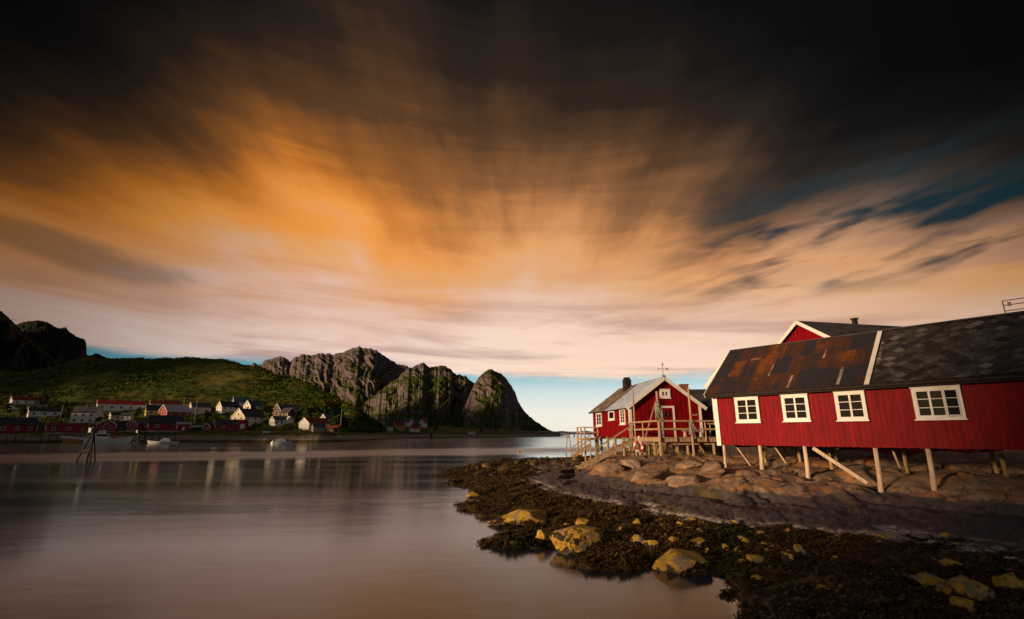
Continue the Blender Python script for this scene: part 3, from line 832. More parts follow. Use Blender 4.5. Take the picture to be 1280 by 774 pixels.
# diamond slates
ds = MB(); rnd = random.Random(21); dw, dh = 0.44, 0.40
for r_ in range(int(SL / (dh / 2)) + 1):
    q = 0.02 + r_ * dh / 2
    for k in range(int((BL + 0.6 - split) / dw) + 2):
        x = split + 0.12 + (k + 0.5 * (r_ % 2)) * dw
        if x > BL + 0.3: continue
        a, b = dw / 2 * 1.06, dh / 2 * 1.08
        pts = [(x, q - b), (x + a, q), (x, q + b), (x - a, q)]
        pts = [(max(px_, split + 0.07), min(max(qy, -0.03), SL - 0.005)) for px_, qy in pts]
        h0 = 0.030 + rnd.uniform(0, 0.012); tl = rnd.uniform(-.006, .006)
        hs = [h0 + 0.02, h0 + 0.008 + tl, h0 - 0.006, h0 + 0.008 - tl]
        if pts[0][1] >= pts[2][1] - 0.02: continue
        t_ = [on_roof(p[0], p[1], h) for p, h in zip(pts, hs)]; b_ = [p - nr * 0.014 for p in t_]
        ds.hexa(b_, t_)
ds.build('slates', M['slate'], roof, fix=False)['label'] = 'diamond laid slates, weathered and uneven'
st = MB()
a, b = on_roof(split - 0.05, -0.08, .05), on_roof(split - 0.05, SL, .05); st.bar(a, b, 0.17, 0.03, nr); st.build('joint_board', M['white'], roof)
rd = MB(); rd.bar((-0.32, HW, RZ + 0.055), (split, HW, RZ + 0.055), 0.22, 0.05); rd.bar((split, HW, RZ + 0.07), (BL + .3, HW, RZ + 0.07), 0.26, 0.06); rd.build('ridge_cap', M['slate_far'], roof)
bg_ = MB(); bg_.bar((-0.335, -OV - 0.04, EZ - 0.05), (-0.335, HW, RZ - 0.0), 0.035, 0.20); bg_.build('barge_board', M['white'], roof); bg_ = MB(); bg_.bar((-0.335, 2 * HW + OV, EZ - 0.05), (-0.335, HW + .01, RZ - 0.0), 0.035, 0.20)
bg_.build('barge_board', M['white'], roof)
# windows, placed where the photograph shows them on this wall
for px0, px1, py0, py1, cols, op in [(920, 951.4, 495.6, 530, 2, None), (978.5, 1013.5, 492.5, 528.5, 2, None), (1045, 1085, 488.5, 527.5, 2, None), (1142, 1206, 483, 526, 3, 2)]:
    pm = (py0 + py1) / 2; xm = (px0 + px1) / 2
    x0, _ = on_wall(px0 + .8, pm); x1, _ = on_wall(px1 - .8, pm); _, z1 = on_wall(xm, py0 + 1); _, z0 = on_wall(xm, py1 - 2)
    window(bh, x0, x1, z0, z1, -0.05, cols, 3, 'x', 0.10, op, 0.085)
# posts
def bh_post(px, pyb, top_dx=0.0, r=0.085, m='pale_post'):
    x, _ = on_wall(px, pyb); p = B0 + BX * x; zg = g1(p.x, p.y) - 0.12 - ZB
    mb = MB(); mb.tube([(x - top_dx, 0.10, WB + 0.02), (x - top_dx * 0.5 + 0.02, 0.09, (WB + zg) / 2), (x, 0.08, zg)], [r * .92, r, r * 1.08], 10)
    mb.build('post', M[m], bh, smooth=False)
bh_post(907, 598, -0.02, 0.070); bh_post(952, 592, -0.02, 0.085); bh_post(1010, 604, -0.03, 0.085); bh_post(1099, 607, -0.05, 0.085); bh_post(1167.5, 616, -0.05, 0.085)
for x in (13.2, 15.6):
    p = B0 + BX * x; mb = MB(); mb.tube([(x, .1, WB - .18), (x + .05, .08, g1(p.x, p.y) - .1 - ZB)], 0.1, 10); mb.build('post', M['pale_post'], bh)
for x, yy in [(0.9, 2.6), (2.4, 2.9), (3.8, 2.7), (6.6, 2.8), (9.6, 2.6), (12.5, 2.8), (0.8, 5.2), (3.2, 5.2), (6.0, 5.2), (9, 5.2), (12, 5.2), (15, 5.2)]:
    p = B0 + BX * x + BN * yy; mb = MB(); mb.tube([(x, yy, WB - .18), (x + .04, yy, g1(p.x, p.y) - .1 - ZB)], 0.075, 8); mb.build('post', M['greenwood'], bh)
def brace(px0, py0, px1, py1, w_=.11, dy=0.25, m='pale_post', name='brace', dy1=None):
    x0, z0 = on_wall(px0, py0); x1, z1 = on_wall(px1, py1)
    mb = MB(); mb.bar((x0, dy, z0), (x1, dy if dy1 is None else dy1, z1), w_, w_); mb.build(name, M[m], bh)
brace(1018, 560, 1086, 604, .14, -0.10)
brace(912, 557, 931, 583, .08, .6, 'wood'); brace(958, 558, 973, 580, .07, .8, 'wood'); brace(1103, 561, 1114, 587, .07, 1.2, 'wood')
# walkway rail on the ridge, right edge of the photograph
rl = empty('roof_railing', tuple(bh.matrix_basis @ Vector((0, 0, 0))), 0)
p0 = plane_hit(1258, 397, B0 + BN * HW, BN); x0r = (p0 - B0).dot(BX)
rl.location = B0 + BX * x0r + BN * HW + Vector((0, 0, RZ + ZB + 0.10)); rl.rotation_euler = (0, 0, BROT)
tag(rl, 'rusty steel guard rail standing on the slate ridge', 'railing')
for k in range(3):
    mb = MB(); mb.tube([(k * 1.5, 0, 0), (k * 1.5, 0, .52)], .022, 6); mb.build('upright', M['steel'], rl)
for h_ in (.50, .32, .10):
    mb = MB(); mb.tube([(0, 0, h_), (3.0, 0, h_)], .018, 6); mb.build('rail', M['steel'], rl)
mb = MB(); mb.box(.12, .22, -.05, .05, .28, .42); mb.build('lamp_box', M['steel'], rl)


# ------------------------------------------------------------------ general gabled house (ridge along local x, centred; front towards -y)
def house(name, label, cat, loc, rz, L, Wd, h, rise, wall, roof_m, ov=0.3, group=None, base=-1.0, trim=None, wins=(), gwins=(), door=None, chim=(), th=0.12,
          boards=False, stone=None):
    e = empty(name, loc, rz); tag(e, label, cat, group)
    hx, hy = L / 2, Wd / 2
    mb = MB()
    mb.prism([(-hx, -hy, base), (-hx, hy, base), (-hx, hy, h), (-hx, 0, h + rise), (-hx, -hy, h)], (L, 0, 0))
    if boards:
        vboards(mb, -hx, hx, -hy - 0.001, 0, lambda x: h, -1, 0.16)
        g = MB(); vboards(g, -hy, hy, -hx - .001, 0, lambda y: h + rise * (1 - abs(y) / hy) - 0.03, -1, 0.16)
        mb.add([(p[1], p[0], p[2]) for p in g.v], g.f)
    mb.build('wall', wall, e)
    k = rise / hy
    rm_ = MB()
    ze = h - ov * k
    rafter_plane(rm_, -hx - ov, hx + ov, -hy - ov, ze + .02, 0.0, h + rise + .02, th); rafter_plane(rm_, -hx - ov, hx + ov, hy + ov, ze + .02, 0.001, h + rise + .02, th)
    ro = rm_.build('roof', roof_m, e)
    if trim:
        for sx in (-1, 1):
            for sy in (-1, 1):
                t = MB(); t.bar((sx * (hx + ov + .02), sy * (hy + ov), ze + .03), (sx * (hx + ov + .02), 0, h + rise + .03), 0.04, 0.24); t.build('barge_board', trim, ro)
        for sx in (-1, 1):
            for sy in (-1, 1):
                if sx > 0 and sy > 0: continue
                t = MB(); t.box(sx * hx - .09, sx * hx + .09, sy * hy - .09, sy * hy + .09, base + .9, h - .1); t.build('corner_board', trim, e)
    for (x, z, ww, wh) in wins:
        f = MB(); y = -hy - .002
        f.box(x - ww / 2 - .1, x + ww / 2 + .1, y - .05, y, z - .1, z); f.box(x - ww / 2 - .1, x + ww / 2 + .1, y - .05, y, z + wh, z + wh + .1)
        f.box(x - ww / 2 - .1, x - ww / 2, y - .05, y, z, z + wh); f.box(x + ww / 2, x + ww / 2 + .1, y - .05, y, z, z + wh)
        if ww > .7: f.box(x - .03, x + .03, y - .045, y, z, z + wh)
        fo = f.build('window', M['white'], e); g = MB(); g.box(x - ww / 2, x + ww / 2, y - .012, y - .004, z, z + wh); g.build('pane', M['pane'], fo)
    for (yy, z, ww, wh) in gwins:
        f = MB(); x = -hx - .002
        f.box(x - .05, x, yy - ww / 2 - .1, yy + ww / 2 + .1, z - .1, z); f.box(x - .05, x, yy - ww / 2 - .1, yy + ww / 2 + .1, z + wh, z + wh + .1)
        f.box(x - .05, x, yy - ww / 2 - .1, yy - ww / 2, z, z + wh); f.box(x - .05, x, yy + ww / 2, yy + ww / 2 + .1, z, z + wh)
        fo = f.build('window', M['white'], e); g = MB(); g.box(x - .012, x - .004, yy - ww / 2, yy + ww / 2, z, z + wh); g.build('pane', M['pane'], fo)
    if door:
        side, pos, dw_, dh_, dm = door
        d_ = MB()
        if side == 'front': d_.box(pos - dw_ / 2, pos + dw_ / 2, -hy - .06, -hy - .003, .02, dh_)
        else: d_.box(-hx - .06, -hx - .003, pos - dw_ / 2, pos + dw_ / 2, .02, dh_)
        d_.build('door', dm, e)
    for cx_, cs_, ch_, cm in chim:
        c_ = MB(); c_.box(cx_ - cs_ / 2, cx_ + cs_ / 2, -cs_ / 2, cs_ / 2, h + rise - .4, h + rise + ch_)
        c_.box(cx_ - cs_ / 2 - .06, cx_ + cs_ / 2 + .06, -cs_ / 2 - .06, cs_ / 2 + .06, h + rise + ch_ + .002, h + rise + ch_ + .1)
        c_.build('chimney', cm, ro)
    if stone:
        s_ = MB(); s_.box(-hx + .05, hx - .05, -hy + .05, hy - .05, base - 1.6, base + .01); s_.build('foundation', stone, e)
    return e


# tall red house behind the boathouse: gable facing left
rd_ = Vector((10.7, 2.3, 0)).normalized(); mid = Vector((20.1, 34.0, 0)) + rd_ * 5.7
e = house('red_house', 'tall red house behind the boathouse, pale barge boards and slate roof', 'house', (mid.x, mid.y, 1.6), math.atan2(rd_.y, rd_.x), 11.0, 6.2, 7.25, 1.95,
          M['red'], M['slate_far'], 0.35, base=1.2, trim=M['white'], chim=[(-0.9, .26, .45, M['black'])], boards=True, stone=M['darkwood'])
# neighbour whose left verge shows above the boathouse
pA = at_depth(914, 440.5, 31.0)
rd2 = Vector((0.93, 0.36, 0)).normalized(); mid = Vector((pA.x, pA.y, 0)) + rd2 * 3.3
house('red_cabin', 'red cabin hidden behind the boathouse, only its pale verge showing', 'cabin', (mid.x, mid.y, 1.5), math.atan2(rd2.y, rd2.x), 6.0, 4.4, pA.z - 1.5 - 1.75, 1.75,
      M['red'], M['slate_far'], 0.3, base=1.3, trim=M['white'], stone=M['darkwood'])
# grey roofed house between the two cabins
pR = at_depth(884, 488, 52.0)
house('red_house', 'low dark red house with grey slate roof between the cabin and the boathouse', 'house', (pR.x + 2.8, pR.y, 1.6), R(-4), 11.5, 6.0, pR.z - 1.6 - 1.9, 1.9,
      M['red'], M['slate_far'], 0.3, base=-1.0, wins=[(-3.4, 1.4, .7, 1.1)], chim=[(-5.1, .75, .55, M['brick'])])

# ------------------------------------------------------------------ the red cabin with the deck
CX = Vector((0.993, 0.117, 0)).normalized(); CROT = math.atan2(CX.y, CX.x); CY = Vector((-CX.y, CX.x, 0))
C0 = Vector((8.71, 37.4, 0)); ZC = 1.0
cabin = empty('fishing_cabin', (C0.x, C0.y, ZC), CROT)
tag(cabin, 'bright red cabin on posts, white door and gable trim, weather vane on the gable', 'cabin')
CW, CL = 5.46, 9.9
cwb, cwt, crz, cov = 3.0 - ZC, 5.30 - ZC, 7.30 - ZC, 0.33
ck = (crz - cwt) / (CW / 2)


def loc_cabin(p):
    q = Vector(p) - C0; return q.dot(CX), q.dot(CY), p[2] - ZC


wl_ = MB(); rnd = random.Random(8)
top = lambda x: cwt + (CW / 2 - abs(x - CW / 2)) * ck - 0.03
vboards(wl_, 0, CW, 0.0, cwb, top, -1, .16, .02, rnd)
g = MB(); vboards(g, 0, CL, 0.0, cwb, lambda x: cwt, -1, .16, .02, rnd); wl_.add([(p[1], p[0], p[2]) for p in g.v], g.f)
wl_.prism([(0, 0, cwb), (CW, 0, cwb), (CW, 0, cwt), (CW / 2, 0, crz - .03), (0, 0, cwt)], (0, CL, 0))
wl_.build('wall', M['red'], cabin)
cb = MB()
for x in (0.02, CW - .02):
    cb = MB(); cb.box(x - .10, x + .10, -.075, -.043, cwb, cwt); 
    if x > 1: cb.build('corner_board', M['white'], cabin); cb = MB()
    else: cb.build('corner_board', M['white'], cabin)
cb.box(-.075, -.043, -.07, .12, cwb, cwt)
cb.build('corner_board', M['white'], cabin)
rf = MB(); ze = cwt - cov * ck
def crafter(mb, x0, z0, x1, z1, y0, y1, th):
    nrm = Vector((-(z1 - z0), 0, x1 - x0)).normalized()
    if nrm.z < 0: nrm = -nrm
    o = nrm * th; b = [(x0, y0, z0), (x1, y0, z1), (x1, y1, z1), (x0, y1, z0)]
    mb.hexa(b, [(p[0] + o.x, p[1], p[2] + o.z) for p in b])
crafter(rf, -cov, ze, CW / 2, crz, -.30, CL + .3, .06); crafter(rf, CW + cov, ze, CW / 2 + .001, crz, -.30, CL + .3, .06)
croof = rf.build('roof', M['darkwood'], cabin)
slp = Vector((CW / 2 + cov, 0, crz - ze)); sll = slp.length; slp.normalize(); cn = Vector((-slp.z, 0, slp.x))
sm_ = MB(); ysplit = 5.1
y = -.33
while y < ysplit - .05:
    y1 = min(y + .62, ysplit)
    a = [Vector((-cov, yy, ze)) + slp * q + cn * .075 for yy, q in ((y, -.05), (y1, -.05), (y1, sll), (y, sll))]
    sm_.hexa([p - cn * .012 for p in a], a)
    sm_.bar(a[0] + cn * .015, a[3] + cn * .015, .03, .03, cn)
    y += .62
sm_.build('metal_sheets', M['tin'], croof, fix=False)['label'] = 'smooth grey metal roof sheets'
os_ = MB(); rnd = random.Random(4)
for r_ in range(11):
    for k in range(13):
        y0 = ysplit + .04 + k * .4 + (.2 if r_ % 2 else 0); y1 = min(y0 + .39, CL + .33)
        if y0 > CL + .2: continue
        q0, q1 = -.05 + r_ * sll / 11, min(-.05 + (r_ + 1.15) * sll / 11, sll)
        h0 = .085 + rnd.uniform(0, .02)
        a = [Vector((-cov, yy, ze)) + slp * q + cn * hh for yy, q, hh in ((y0, q0, h0 + .012), (y1, q0, h0 + .012), (y1, q1, h0 - .01), (y0, q1, h0 - .01))]
        os_.hexa([p - cn * .012 for p in a], a)
os_.build('slates', M['old_roof'], croof, fix=False)['label'] = 'old brownish slates'
rr_ = MB(); crafter(rr_, CW + cov + .02, ze + .07, CW / 2, crz + .08, -.32, CL + .3, .02); rr_.build('roof_sheet', M['slate_far'], croof)
for s0, s1 in ((-cov - .04, CW / 2), (CW + cov + .04, CW / 2)):
    bb = MB(); bb.bar((s0, -.33, ze - .02), (s1, -.33, crz + .0), .045, .25); bb.build('barge_board', M['white'], croof)
rc_ = MB(); rc_.bar((CW / 2, -.36, crz + .10), (CW / 2, CL + .3, crz + .10), .24, .05); rc_.build('ridge_cap', M['tin'], croof)
# chimneys: black capped at the far end
px = at_depth(797.5, 487, 44.4)
lx, ly, lz = loc_cabin(px)
ch = MB(); ch.box(CW / 2 - .75, CW / 2 - .15, ly - .3, ly + .3, crz - .7, crz + .62); ch.box(CW / 2 - .68, CW / 2 - .22, ly - .22, ly + .22, crz + .621, crz + .80); ch.build('chimney', M['black'], croof)
wv = MB(); wv.tube([(CW / 2, -.1, crz), (CW / 2, -.1, crz + 1.25)], [.03, .015], 6); wv.tube([(CW / 2 - .38, -.1, crz + .72), (CW / 2 + .42, -.1, crz + .72)], .018, 5)
wv.prism([(CW / 2 - .38, -.11, crz + .66), (CW / 2 - .26, -.11, crz + .72), (CW / 2 - .38, -.11, crz + .80)], (0, .02, 0)); wv.prism([(CW / 2 + .26, -.11, crz + .62), (CW / 2 + .50, -.11, crz + .72), (CW / 2 + .26, -.11, crz + .84)], (0, .02, 0))
wv.prism([(CW / 2 - .06, -.11, crz + .95), (CW / 2 + .12, -.11, crz + 1.0), (CW / 2 + .02, -.11, crz + 1.18)], (0, .02, 0)); wv.build('weather_vane', M['wood'], croof)
bx = MB(); bx.box(CW / 2 - .09, CW / 2 + .09, -.36, -.05, crz + .10, crz + .2); bx.build('vane_foot', M['black'], croof)
# windows on the long side and the gable
for px0, px1, py0, py1, cols, rows_ in [(746.3, 753, 515.7, 533, 2, 3), (761.8, 769, 513, 525.4, 1, 1), (776, 782.5, 510.4, 530.8, 2, 4)]:
    pm, xm = (py0 + py1) / 2, (px0 + px1) / 2
    a = loc_cabin(plane_hit(px0, pm, C0, CX)); b = loc_cabin(plane_hit(px1, pm, C0, CX)); z1 = loc_cabin(plane_hit(xm, py0, C0, CX))[2]; z0 = loc_cabin(plane_hit(xm, py1, C0, CX))[2]
    ya, yb = sorted((a[1], b[1])); window(cabin, ya, yb, z0, min(z1, cwt - .05), -.042, cols, rows_, 'y', .12, None, .07)
a = loc_cabin(plane_hit(824.2, 492, C0, CY)); b = loc_cabin(plane_hit(837, 492, C0, CY)); z1 = loc_cabin(plane_hit(830, 487, C0, CY))[2]; z0 = loc_cabin(plane_hit(830, 497.8, C0, CY))[2]
window(cabin, a[0], b[0], z0, z1, -.042, 2, 2, 'x', .16, None, .07)
a = loc_cabin(plane_hit(826, 525, C0, CY)); b = loc_cabin(plane_hit(843.4, 525, C0, CY)); z1 = loc_cabin(plane_hit(834, 507.6, C0, CY))[2]
dr = MB(); dr.box(a[0] + .14, b[0] - .14, -.07, -.043, cwb + .05, z1 - .14)
for k in range(5):
    xx = a[0] + .14 + (b[0] - a[0] - .28) * (k + .5) / 5; dr.box(xx - .06, xx + .06, -.082, -.071, cwb + .08, z1 - .18)
door = dr.build('door', M['red'], cabin)
dt = MB(); dt.box(a[0], a[0] + .14, -.10, -.043, cwb, z1); dt.box(b[0] - .14, b[0], -.10, -.043, cwb, z1); dt.box(a[0] + .14, b[0] - .14, -.10, -.043, z1 - .14, z1); dt.build('door_frame', M['white'], door)
wr = MB(); xm_ = (a[0] + b[0]) / 2 - .1; zw = z1 - .62
ring = [(xm_ + .17 * math.cos(t), -.11, zw + .17 * math.sin(t)) for t in [2 * math.pi * k / 14 for k in range(15)]]; wr.tube(ring, .055, 6); wr.build('door_wreath', M['black'], door)
sg = MB(); sg.box(CW - .62, CW - .28, -.06, -.043, cwb + 1.55, cwb + 1.66); sg.build('wall_plate', M['wood'], cabin)
# cabin posts
for lx_ in (0.15, CW / 2, CW - .15):
    for ly_ in (.15, 2.1, 4.2, 6.2, 8.1, CL - .15):
        p = C0 + CX * lx_ + CY * ly_
        mb = MB(); mb.tube([(lx_, ly_, cwb), (lx_, ly_, g1(p.x, p.y) - .12 - ZC)], .11, 8); mb.build('post', M['greenwood'], cabin)
mb = MB()
for ly_ in (.2, 2.1, 4.2, 6.2, 8.1, CL - .2): mb.bar((.02, ly_, cwb - .10), (CW - .02, ly_, cwb - .10), .16, .18)
mb.build('floor_beams', M['greenwood'], cabin)
mb = MB(); mb.bar((.12, 4.1, cwb - .2), (.12, 5.6, cwb - 1.5), .10, .10); mb.build('brace', M['wood'], cabin)

# ------------------------------------------------------------------ deck in front of the cabin
deck = empty('timber_deck', (C0.x, C0.y, ZC), CROT)
tag(deck, 'raised timber deck on posts with railings in front of the red cabin', 'deck')
DZ = 3.02 - ZC; DX0, DX1, DY0 = -.12, 9.4, -5.45
pl = MB(); rnd = random.Random(6)
y = DY0 - .06
while y < -.12:
    pl.box(DX0 - .04, DX1, y, y + .135, DZ - .045 + rnd.uniform(-.004, .004), DZ); y += .15
pl.build('deck_boards', M['wood'], deck)
fr = MB()
fr.box(DX0, DX1, DY0, DY0 + .06, DZ - .28, DZ - .05); fr.box(DX0 - .002, DX0 + .058, DY0 + .061, -.15, DZ - .28, DZ - .05)
for k in range(8):
    fr.box(.9 + k * 1.15, 1.0 + k * 1.15, DY0 + .062, -.15, DZ - .24, DZ - .05)
for yy in (DY0 + .35, -2.6, -.6): fr.bar((DX0 + .06, yy, DZ - .36), (DX1, yy, DZ - .36), .15, .22)
fr.build('frame', M['wood'], deck)


def dpost(lx_, ly_, zt, r=.075, m='wood', zb=None, lean=(0, 0)):
    p = C0 + CX * lx_ + CY * ly_
    zb = g1(p.x, p.y) - .12 - ZC if zb is None else zb
    mb = MB(); mb.tube([(lx_ + lean[0], ly_ + lean[1], zb), (lx_, ly_, zt)], [r * 1.05, r * .9], 9); return mb.build('post', M[m], deck)


pB = DX0 - .04
dpost(pB, -1.3, 6.3 - ZC, .06); dpost(DX0 - .02, DY0 - .06, 5.85 - ZC, .085); dpost(1.98, DY0 - .09, 6.05 - ZC, .075)
for lx_, ly_ in [(.35, -3.4), (.12, DY0 + .35), (1.9, DY0 + .5), (2.3, -2.6), (3.55, DY0 + .3), (3.9, -2.6), (5.4, DY0 + .3), (6.6, -2.6), (7.4, DY0 + .3), (9.2, DY0 + .3), (1.1, -.6), (2.9, -.6), (5.2, -.6), (0.2, -2.0)]:
    dpost(lx_, ly_, DZ - .30, .10, 'greenwood')
for lx_, ly_ in [(pB, -2.8), (pB, -.25), (.93, DY0 - .06), (2.9, DY0 - .06), (3.75, DY0 - .06), (4.8, DY0 - .06), (6, DY0 - .06), (7.3, DY0 - .06), (8.6, DY0 - .06)]:
    dpost(lx_, ly_, DZ + .98, .05, zb=DZ - .25)
for hh, th in ((1.0, .10), (.50, .11)):
    mb = MB(); mb.bar((pB - .07, -.15, DZ + hh), (pB - .07, DY0 - .1, DZ + hh), .04, th); mb.build('rail', M['wood'], deck)
    mb = MB(); mb.bar((DX0 - .1, DY0 - .16, DZ + hh), (DX1, DY0 - .16, DZ + hh), .04, th); mb.build('rail', M['wood'], deck)
mb = MB(); mb.bar((pB - .02, -3.3, DZ + .05), (DX0 - .04, DY0 + .25, DZ + 2.1), .07, .07); mb.build('brace', M['wood'], deck)
mb = MB(); mb.bar((.1, DY0 + .3, DZ - .4), (1.9, DY0 + .45, DZ - 1.35), .09, .09); mb.build('brace', M['greenwood'], deck)
mb = MB(); mb.bar((.12, DY0 + .36, DZ - .35), (.3, -3.6, DZ - 1.4), .09, .09); mb.build('brace', M['wood'], deck)
mb = MB(); mb.bar((2.6, DY0 + .5, DZ - .4), (3.3, DY0 + .5, DZ - 1.5), .08, .08); mb.build('brace', M['greenwood'], deck)
# back rail of the deck towards the house behind
for k in range(8): dpost(CW + .5 + k * .55, -.35, DZ + .95, .04, zb=DZ)
for hh in (.95, .55): 
    mb = MB(); mb.bar((CW + .3, -.38, DZ + hh), (CW + 4.6, -.38, DZ + hh), .04, .09); mb.build('rail', M['wood'], deck)
# net hung over the corner post and rope on the next one
def clump(mb, c, size, n, rnd, thin=.018, drop=.6):
    for _ in range(n):
        a = rnd.uniform(0, 6.28); p = Vector(c) + Vector((math.cos(a) * size * rnd.random(), math.sin(a) * size * rnd.random(), rnd.uniform(-.1, .1)))
        q = p + Vector((rnd.uniform(-.1, .1), rnd.uniform(-.1, .1), -drop * rnd.uniform(.4, 1)))
        m_ = (p + q) / 2 + Vector((rnd.uniform(-.12, .12), rnd.uniform(-.12, .12), 0)); mb.tube([p, m_, q], thin, 4, caps=False)
M['net'] = mat('grey_net', (0.20, 0.20, 0.15), (0.34, 0.32, 0.24), 0.9, 9.0)
lw = lambda x, y, z: tuple(C0 + CX * x + CY * y + Vector((0, 0, ZC + z)))
o = empty('fishing_net', lw(DX0 - .02, DY0 - .06, DZ + 1.6), CROT); mb = MB(); clump(mb, (-.05, -.09, .55), .16, 60, random.Random(2), .03, 1.1)
for k in range(5): mb.tube([(.12 * math.cos(t), .12 * math.sin(t) - .02, .55 - .04 * k) for t in [j * .7 for j in range(10)]], .03, 5)
mb.build('net', M['net'], o); tag(o, 'grey fishing net hanging on the tall corner post of the deck', 'fishing net')
o = empty('rope_hank', lw(1.98, DY0 - .09, DZ + .9), CROT); mb = MB(); clump(mb, (0, -.08, .1), .10, 30, random.Random(9), .022, 1.0); mb.build('rope', M['net'], o)
tag(o, 'hank of rope hanging from the deck railing before the door', 'rope')
o = empty('bench', lw(1.15, -1.2, DZ), CROT); tag(o, 'low pale bench on the deck beside the cabin door', 'bench')
o.location = lw(b[0] + .95, -.75, DZ); mb = MB(); mb.box(-.75, .75, -.18, .18, .40, .45); mb.build('seat', M['pale_post'], o)
for sx in (-.6, .6):
    mb = MB(); mb.box(sx - .04, sx + .04, -.16, .16, 0, .399); mb.build('leg', M['pale_post'], o)

# stairs from the deck down to the rock
st = empty('stairs', lw(-3.7, -.6, 0), CROT); tag(st, 'weathered plank stairs leading from the deck down to the rock', 'stairs')
pf = hit_ground(731, 583); fx, fy, fz = loc_cabin(pf)
top_p, bot_p = Vector((DX0 - .08, -.75, DZ - .03)), Vector((-4.55, -.75, g1(*((C0 + CX * -4.5 + CY * -.75).to_2d())) - ZC + .02))
off = Vector((-3.7, -.6, 0)); top_p -= off; bot_p -= off
for yy in (-.48, .48):
    mb = MB(); mb.bar(top_p + Vector((0, yy, -.22)), bot_p + Vector((0, yy, -.06)), .05, .22); mb.build('stringer', M['wood'], st)
for k in range(9):
    f = (k + .6) / 9.4; p = top_p.lerp(bot_p, f)
    mb = MB(); mb.box(p.x - .14, p.x + .14, p.y - .50, p.y + .50, p.z + .05, p.z + .095); mb.build('tread', M['wood'], st)
mb = MB(); mb.bar(top_p + Vector((.05, -.5, .95)), bot_p.lerp(top_p, .28) + Vector((0, -.5, .62)), .05, .09)
mb.build('handrail', M['wood'], st)
for f in (.05, .66):
    p = top_p.lerp(bot_p, f); mb = MB(); mb.bar(p + Vector((0, -.5, -.1)), p + Vector((0, -.5, .93 - .25 * f)), .07, .07); mb.build('rail_post', M['wood'], st)
# lifebuoy on a stand under the deck edge
lp = at_depth(800, 560, 35.4); zg = g1(lp.x, lp.y)
o = empty('lifebuoy_stand', (lp.x, lp.y, zg - .05), CROT); tag(o, 'pair of short white topped posts carrying the lifebuoy', 'stand')
for sx in (-.02, .34):
    mb = MB(); mb.tube([(sx, 0, -.1), (sx, 0, 1.25 if sx < 0 else .80)], .055, 8); mb.build('post', M['pale_post'], o)
    mb = MB(); mb.tube([(sx, 0, 1.252 if sx < 0 else .802), (sx, 0, 1.36 if sx < 0 else .92)], .075, 8); mb.build('cap', M['white'], o)
mb = MB(); mb.bar((-.1, -.02, 1.1), (.5, -.02, 1.12), .04, .09); mb.build('crossbar', M['white'], o)
M['buoy_red'] = mat('lifebuoy_red', (0.62, 0.02, 0.012), (0.7, 0.03, 0.02), 0.5, 4)
lb = empty('lifebuoy', (lp.x, lp.y - .12, zg + 1.12), CROT); tag(lb, 'red and white ring lifebuoy hung below the deck', 'lifebuoy')
lb.location = at_depth(798.2, 558.0, 35.2)
for k in range(8):
    pts = [(.30 * math.cos(t), 0, .30 * math.sin(t)) for t in [2 * math.pi * (k + j / 4) / 8 for j in range(5)]]
    wide = (k % 2 == 0)
    mb = MB(); mb.tube(pts, .088 if wide else .086, 10, caps=False); mb.build('ring_segment', M['buoy_red'] if wide else M['white'], lb, smooth=True)
mb = MB(); mb.tube([(.40 * math.cos(t), -.03, .40 * math.sin(t)) for t in [2 * math.pi * j / 20 for j in range(21)]], .012, 5); mb.build('grab_rope', M['white'], lb)

# small landing and steps at the back of the cabin
ld = empty('timber_deck', lw(-.9, CL - 1.2, 0), CROT); tag(ld, 'small railed landing at the far end of the red cabin', 'deck')
ld.location = at_depth(735, 548, 46.5); ld.location.z = 0
zl = at_depth(735, 547.5, 46.5).z; gl_ = g1(ld.location.x, ld.location.y)
mb = MB(); mb.box(-.75, .6, -1.6, 1.2, zl - .18, zl); mb.build('deck_boards', M['wood'], ld)
for sx, sy in ((-.68, -1.5), (-.68, 1.1), (.5, -1.5), (.5, 1.1), (-.68, -.2)):
    mb = MB(); mb.tube([(sx, sy, gl_ - .6), (sx, sy, zl + (.95 if sx < 0 or sy < 0 else 0))], .07, 8); mb.build('post', M['wood'], ld)
for hh in (.92, .5):
    mb = MB(); mb.bar((-.72, -1.62, zl + hh), (-.72, 1.2, zl + hh), .05, .09); mb.build('rail', M['wood'], ld)
    mb = MB(); mb.bar((-.75, -1.62, zl + hh - .02), (.6, -1.62, zl + hh - .02), .05, .09); mb.build('rail', M['wood'], ld)
pa, pb = at_depth(738, 556, 45.0), at_depth(716, 571, 45.0)
s2 = empty('stairs', (pb.x, pb.y, pb.z), 0); tag(s2, 'small plank steps with a handrail beside the far landing', 'stairs')
dv = pa - pb
for yy in (-.4, .4):
    mb = MB(); mb.bar((0, yy, 0), dv + Vector((0, yy, 0)), .05, .2); mb.build('stringer', M['wood'], s2)
for k in range(6):
    p = dv * ((k + .5) / 6); mb = MB(); mb.box(p.x - .13, p.x + .13, -.42, .42, p.z + .05, p.z + .09); mb.build('tread', M['wood'], s2)
for hh in (.85, .5):
    mb = MB(); mb.bar((0, -.42, hh), dv + Vector((0, -.42, hh)), .05, .08); mb.build('handrail', M['wood'], s2)
for f in (0.02, .5, .98):
    p = dv * f; mb = MB(); mb.bar(p + Vector((0, -.42, -.5)), p + Vector((0, -.42, .85)), .06, .06); mb.build('rail_post', M['wood'], s2)
